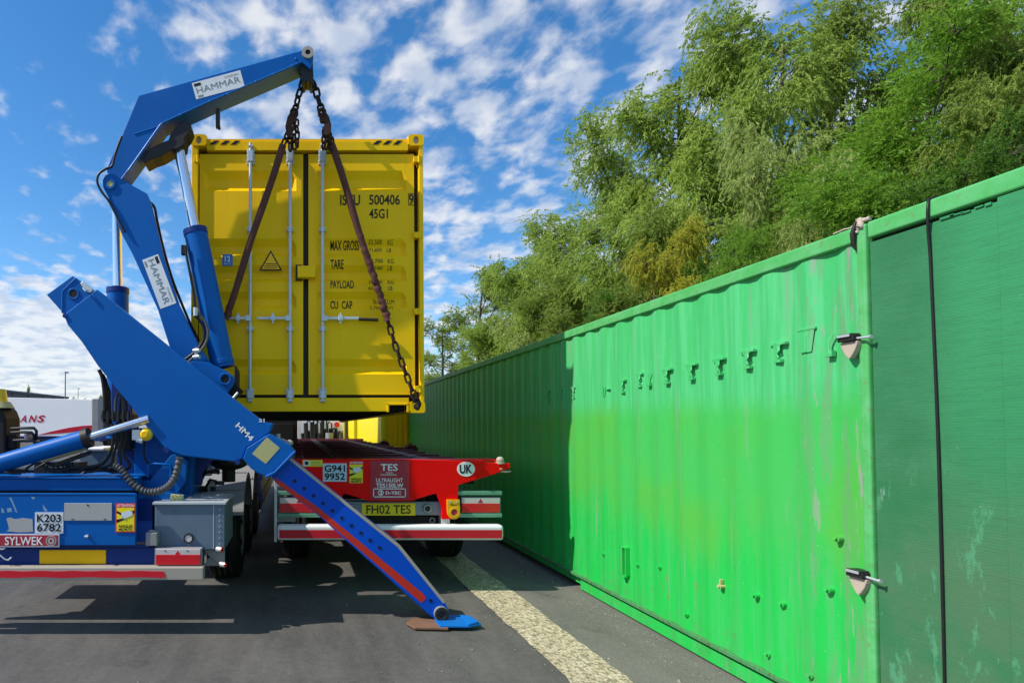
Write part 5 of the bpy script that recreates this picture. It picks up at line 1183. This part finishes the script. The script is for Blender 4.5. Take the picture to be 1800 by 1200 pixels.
    ld = norm(tang * (.9 if kind == 'droop' else .55) + sd * .55 + g.normal(0, .30, tang.shape)); 
    if kind == 'droop': ld[..., 2] -= .35; ld = norm(ld)
    pos = pos.reshape(-1, 3); ld = ld.reshape(-1, 3); wdr = norm(np.cross(ld, norm(g.normal(0, 1, ld.shape))))
    k = len(pos); ln = leaf[0] * g.uniform(.65, 1.3, k); wd = leaf[1] * g.uniform(.7, 1.3, k)
    v, f = leaf_quads(pos, ld, wdr, ln, wd)
    return q, make_leaf_mesh('crown', v, k)
protos = {}
def proto(key, *a, **k):
    q, me = tree_proto(*a, **k); tr = q.build('trunk', M['bark']); tm = tr.data; bpy.data.objects.remove(tr); protos[key] = (tm, me)
proto('willow_a', 1, 'droop', 10., 3.0, .12, 270, 21, 27, leaf=(.10, .029))
proto('willow_b', 2, 'droop', 10., 2.7, .13, 250, 21, 27, leaf=(.10, .029))
proto('feather', 3, 'feather', 10., 3.0, .08, 300, 20, 27, leaf=(.115, .029))
proto('bushy', 4, 'up', 10., 2.8, .08, 280, 20, 24, leaf=(.10, .036))
proto('sparse', 5, 'up', 10., 2.4, .20, 120, 14, 18, leaf=(.13, .042))
proto('weeping', 6, 'droop', 10., 3.3, .05, 260, 18, 24, leaf=(.17, .034))
def tree(key, px, ytop, Y, wpx, leafm, label, rot, name='tree', cat='tree', group='trees beyond the containers', zbase=0.):
    top = P(px, ytop, Y); h = top.z - zbase; w = wpx / F * Y
    base_r = {'willow_a': 3.0, 'willow_b': 2.7, 'feather': 3.0, 'bushy': 2.8, 'sparse': 2.4, 'weeping': 3.3}[key] * 1.12
    t = bpy.data.objects.new(name, None); COL.objects.link(t); t.location = (top.x, Y, zbase); t.rotation_euler = (0, 0, R(rot))
    sc = w / (2 * base_r); t.scale = (sc, sc, h / 10.2); t['label'] = label; t['category'] = cat; t['group'] = group; t['_root'] = [0, 0, 0]
    tm, cm = protos[key]; a = bpy.data.objects.new('trunk', tm); COL.objects.link(a); a.parent = t
    key2 = (key, leafm); 
    if key2 not in protos:
        c = cm if not cm.materials else cm.copy()
        c.materials.clear(); c.materials.append(M[leafm]); protos[key2] = (None, c)
    b = bpy.data.objects.new('crown', protos[key2][1]); COL.objects.link(b); b.parent = t
    return t
TREES = [
 ('sparse', 778, 535, 42, 130, 'leaf_olive', 'thin open tree with sky showing through, next to the yellow container edge', 0),
 ('sparse', 838, 435, 38, 150, 'leaf_olive', 'spindly tree with bare upper twigs left of the grey-green willows', 80),
 ('willow_b', 905, 400, 33, 190, 'leaf_willow', 'grey-green willow at the left shoulder of the tree line', 30),
 ('willow_a', 978, 340, 27.5, 230, 'leaf_willow', 'rounded grey-green willow with a small pointed top above the dark container end', 140),
 ('willow_a', 1085, 190, 23, 270, 'leaf_willow', 'broad olive willow with hanging sprays behind the yellowish bush', 250),
 ('willow_b', 1185, 15, 19.5, 320, 'leaf_willow', 'tall willow with visible dark limbs rising left of the tallest trees', 10),
 ('willow_a', 1365, -50, 16.5, 350, 'leaf_willow', 'tallest pale willow reaching the top edge with branches against the sky', 200),
 ('feather', 1590, -40, 12.2, 400, 'leaf_bright', 'bright green feathery tree filling the upper right', 60),
 ('willow_b', 1800, -120, 10.5, 300, 'leaf_olive', 'olive tree cut off by the right edge of the photo', 150),
 ('willow_b', 1480, -90, 18, 260, 'leaf_olive', 'dark olive tree standing behind the bright green feathery one', 300),
 ('willow_a', 1700, -160, 15, 300, 'leaf_olive', 'tall shaded tree behind the right-hand foliage', 20),
]
for k, px, yt, Y, w, lf, lab, rot in TREES: tree(k, px, yt, Y, w, lf, lab, rot)
SHRUBS = [
 ('weeping', 930, 515, 27, 130, 'leaf_pale', 'small pale weeping tree at the end of the dark green container', 0),
 ('feather', 1045, 478, 19.5, 140, 'leaf_dark', 'dark feathery shrub above the shade edge on the green container', 70),
 ('weeping', 1178, 372, 14.5, 150, 'leaf_yellow', 'yellowish drooping bush above the middle of the green container', 40),
 ('feather', 1288, 345, 12.6, 130, 'leaf_bright', 'bright green ferny shrub right of the yellowish bush', 110),
 ('willow_a', 1150, 330, 18.5, 220, 'leaf_olive', 'olive thicket tree behind the yellowish bush', 75),
 ('weeping', 1345, 175, 14, 190, 'leaf_pale', 'pale weeping willow hanging in front of the tallest trees', 200),
 ('weeping', 1440, 275, 11.2, 150, 'leaf_pale', 'pale drooping sapling left of the bright green feathery tree', 320),
 ('feather', 1560, 225, 9.8, 280, 'leaf_bright', 'low bright feathery tree hanging over the container joint', 230),
 ('bushy', 1700, 190, 9.2, 260, 'leaf_dark', 'dark leafy shrub over the near container rail', 10),
 ('bushy', 1395, 345, 13.2, 170, 'leaf_olive', 'shaded shrub low between pale saplings', 190),
 ('bushy', 985, 440, 24.5, 170, 'leaf_olive', 'dense olive shrub under the rounded willow', 120),
 ('bushy', 860, 530, 33, 120, 'leaf_willow', 'low bush under the spindly tree', 33),
 ('bushy', 1245, 420, 15.5, 150, 'leaf_dark', 'dark shrub low behind the ferny one', 160),
]
for k, px, yt, Y, w, lf, lab, rot in SHRUBS: tree(k, px, yt, Y, w, lf, lab, rot, 'tree', 'tree', 'trees beyond the containers')
# bare stakes standing behind the container rail
for px, py0, Y, lab in ((1456, 345, 11.0, 'bare grey stake leaning behind the container rail near the joint'), (1418, 395, 11.5, 'short bare stake left of the taller leaning one')):
    a = P(px, py0, Y); tag(MB().tube([Vector((a.x + .10, Y, 0)), Vector((a.x + .05, Y, a.z * .5)), a], [.04, .036, .028], 8).build('stake', M['bark'], root=(a.x, Y, 0)), lab, 'stake', 'stakes behind the rail')
# small far trees on the left horizon
for k, (px, yt, Y, w, lab) in enumerate(((50, 672, 110, 14, 'tiny dark round tree showing above the warehouse roof'), (126, 694, 130, 22, 'tiny dark trees at the end of the warehouse'), (177, 688, 120, 18, 'small dark tree behind the crane hoses on the horizon'), (150, 697, 150, 20, 'faint low tree above the white trailer roof'))):
    tree('bushy', px, yt, Y, w, 'leaf_dark', lab, 60 * k, group='far trees on the left horizon')

# loose grit along the wall foot and on the asphalt
q = MB(); random.seed(31)
for k in range(620):
    if k < 380: x = 2.98 - abs(random.gauss(0, .22)); y = random.uniform(2.6, 9)
    elif k < 520: x = random.choice((1.85, 2.275)) + random.gauss(0, .05); y = random.uniform(2.6, 9)
    else: x = random.uniform(-2.2, 1.8); y = random.uniform(3.4, 8)
    if x > 2.985: x = 2.98
    r = random.uniform(.003, .0085) * (1 + (random.random() < .06) * 1.2); n = 5; h = r * random.uniform(.6, 1.1); a0 = random.uniform(0, 6)
    ring_ = [(x + r * random.uniform(.7, 1.2) * math.cos(a0 + 6.283 * i / n), y + r * random.uniform(.7, 1.2) * math.sin(a0 + 6.283 * i / n), .004) for i in range(n)]
    q.add(ring_ + [(x + random.uniform(-.3, .3) * r, y + random.uniform(-.3, .3) * r, .006 + h)], [(i, (i + 1) % n, n) for i in range(n)])
gr = q.build('gravel', M['grit']); gr['kind'] = 'stuff'
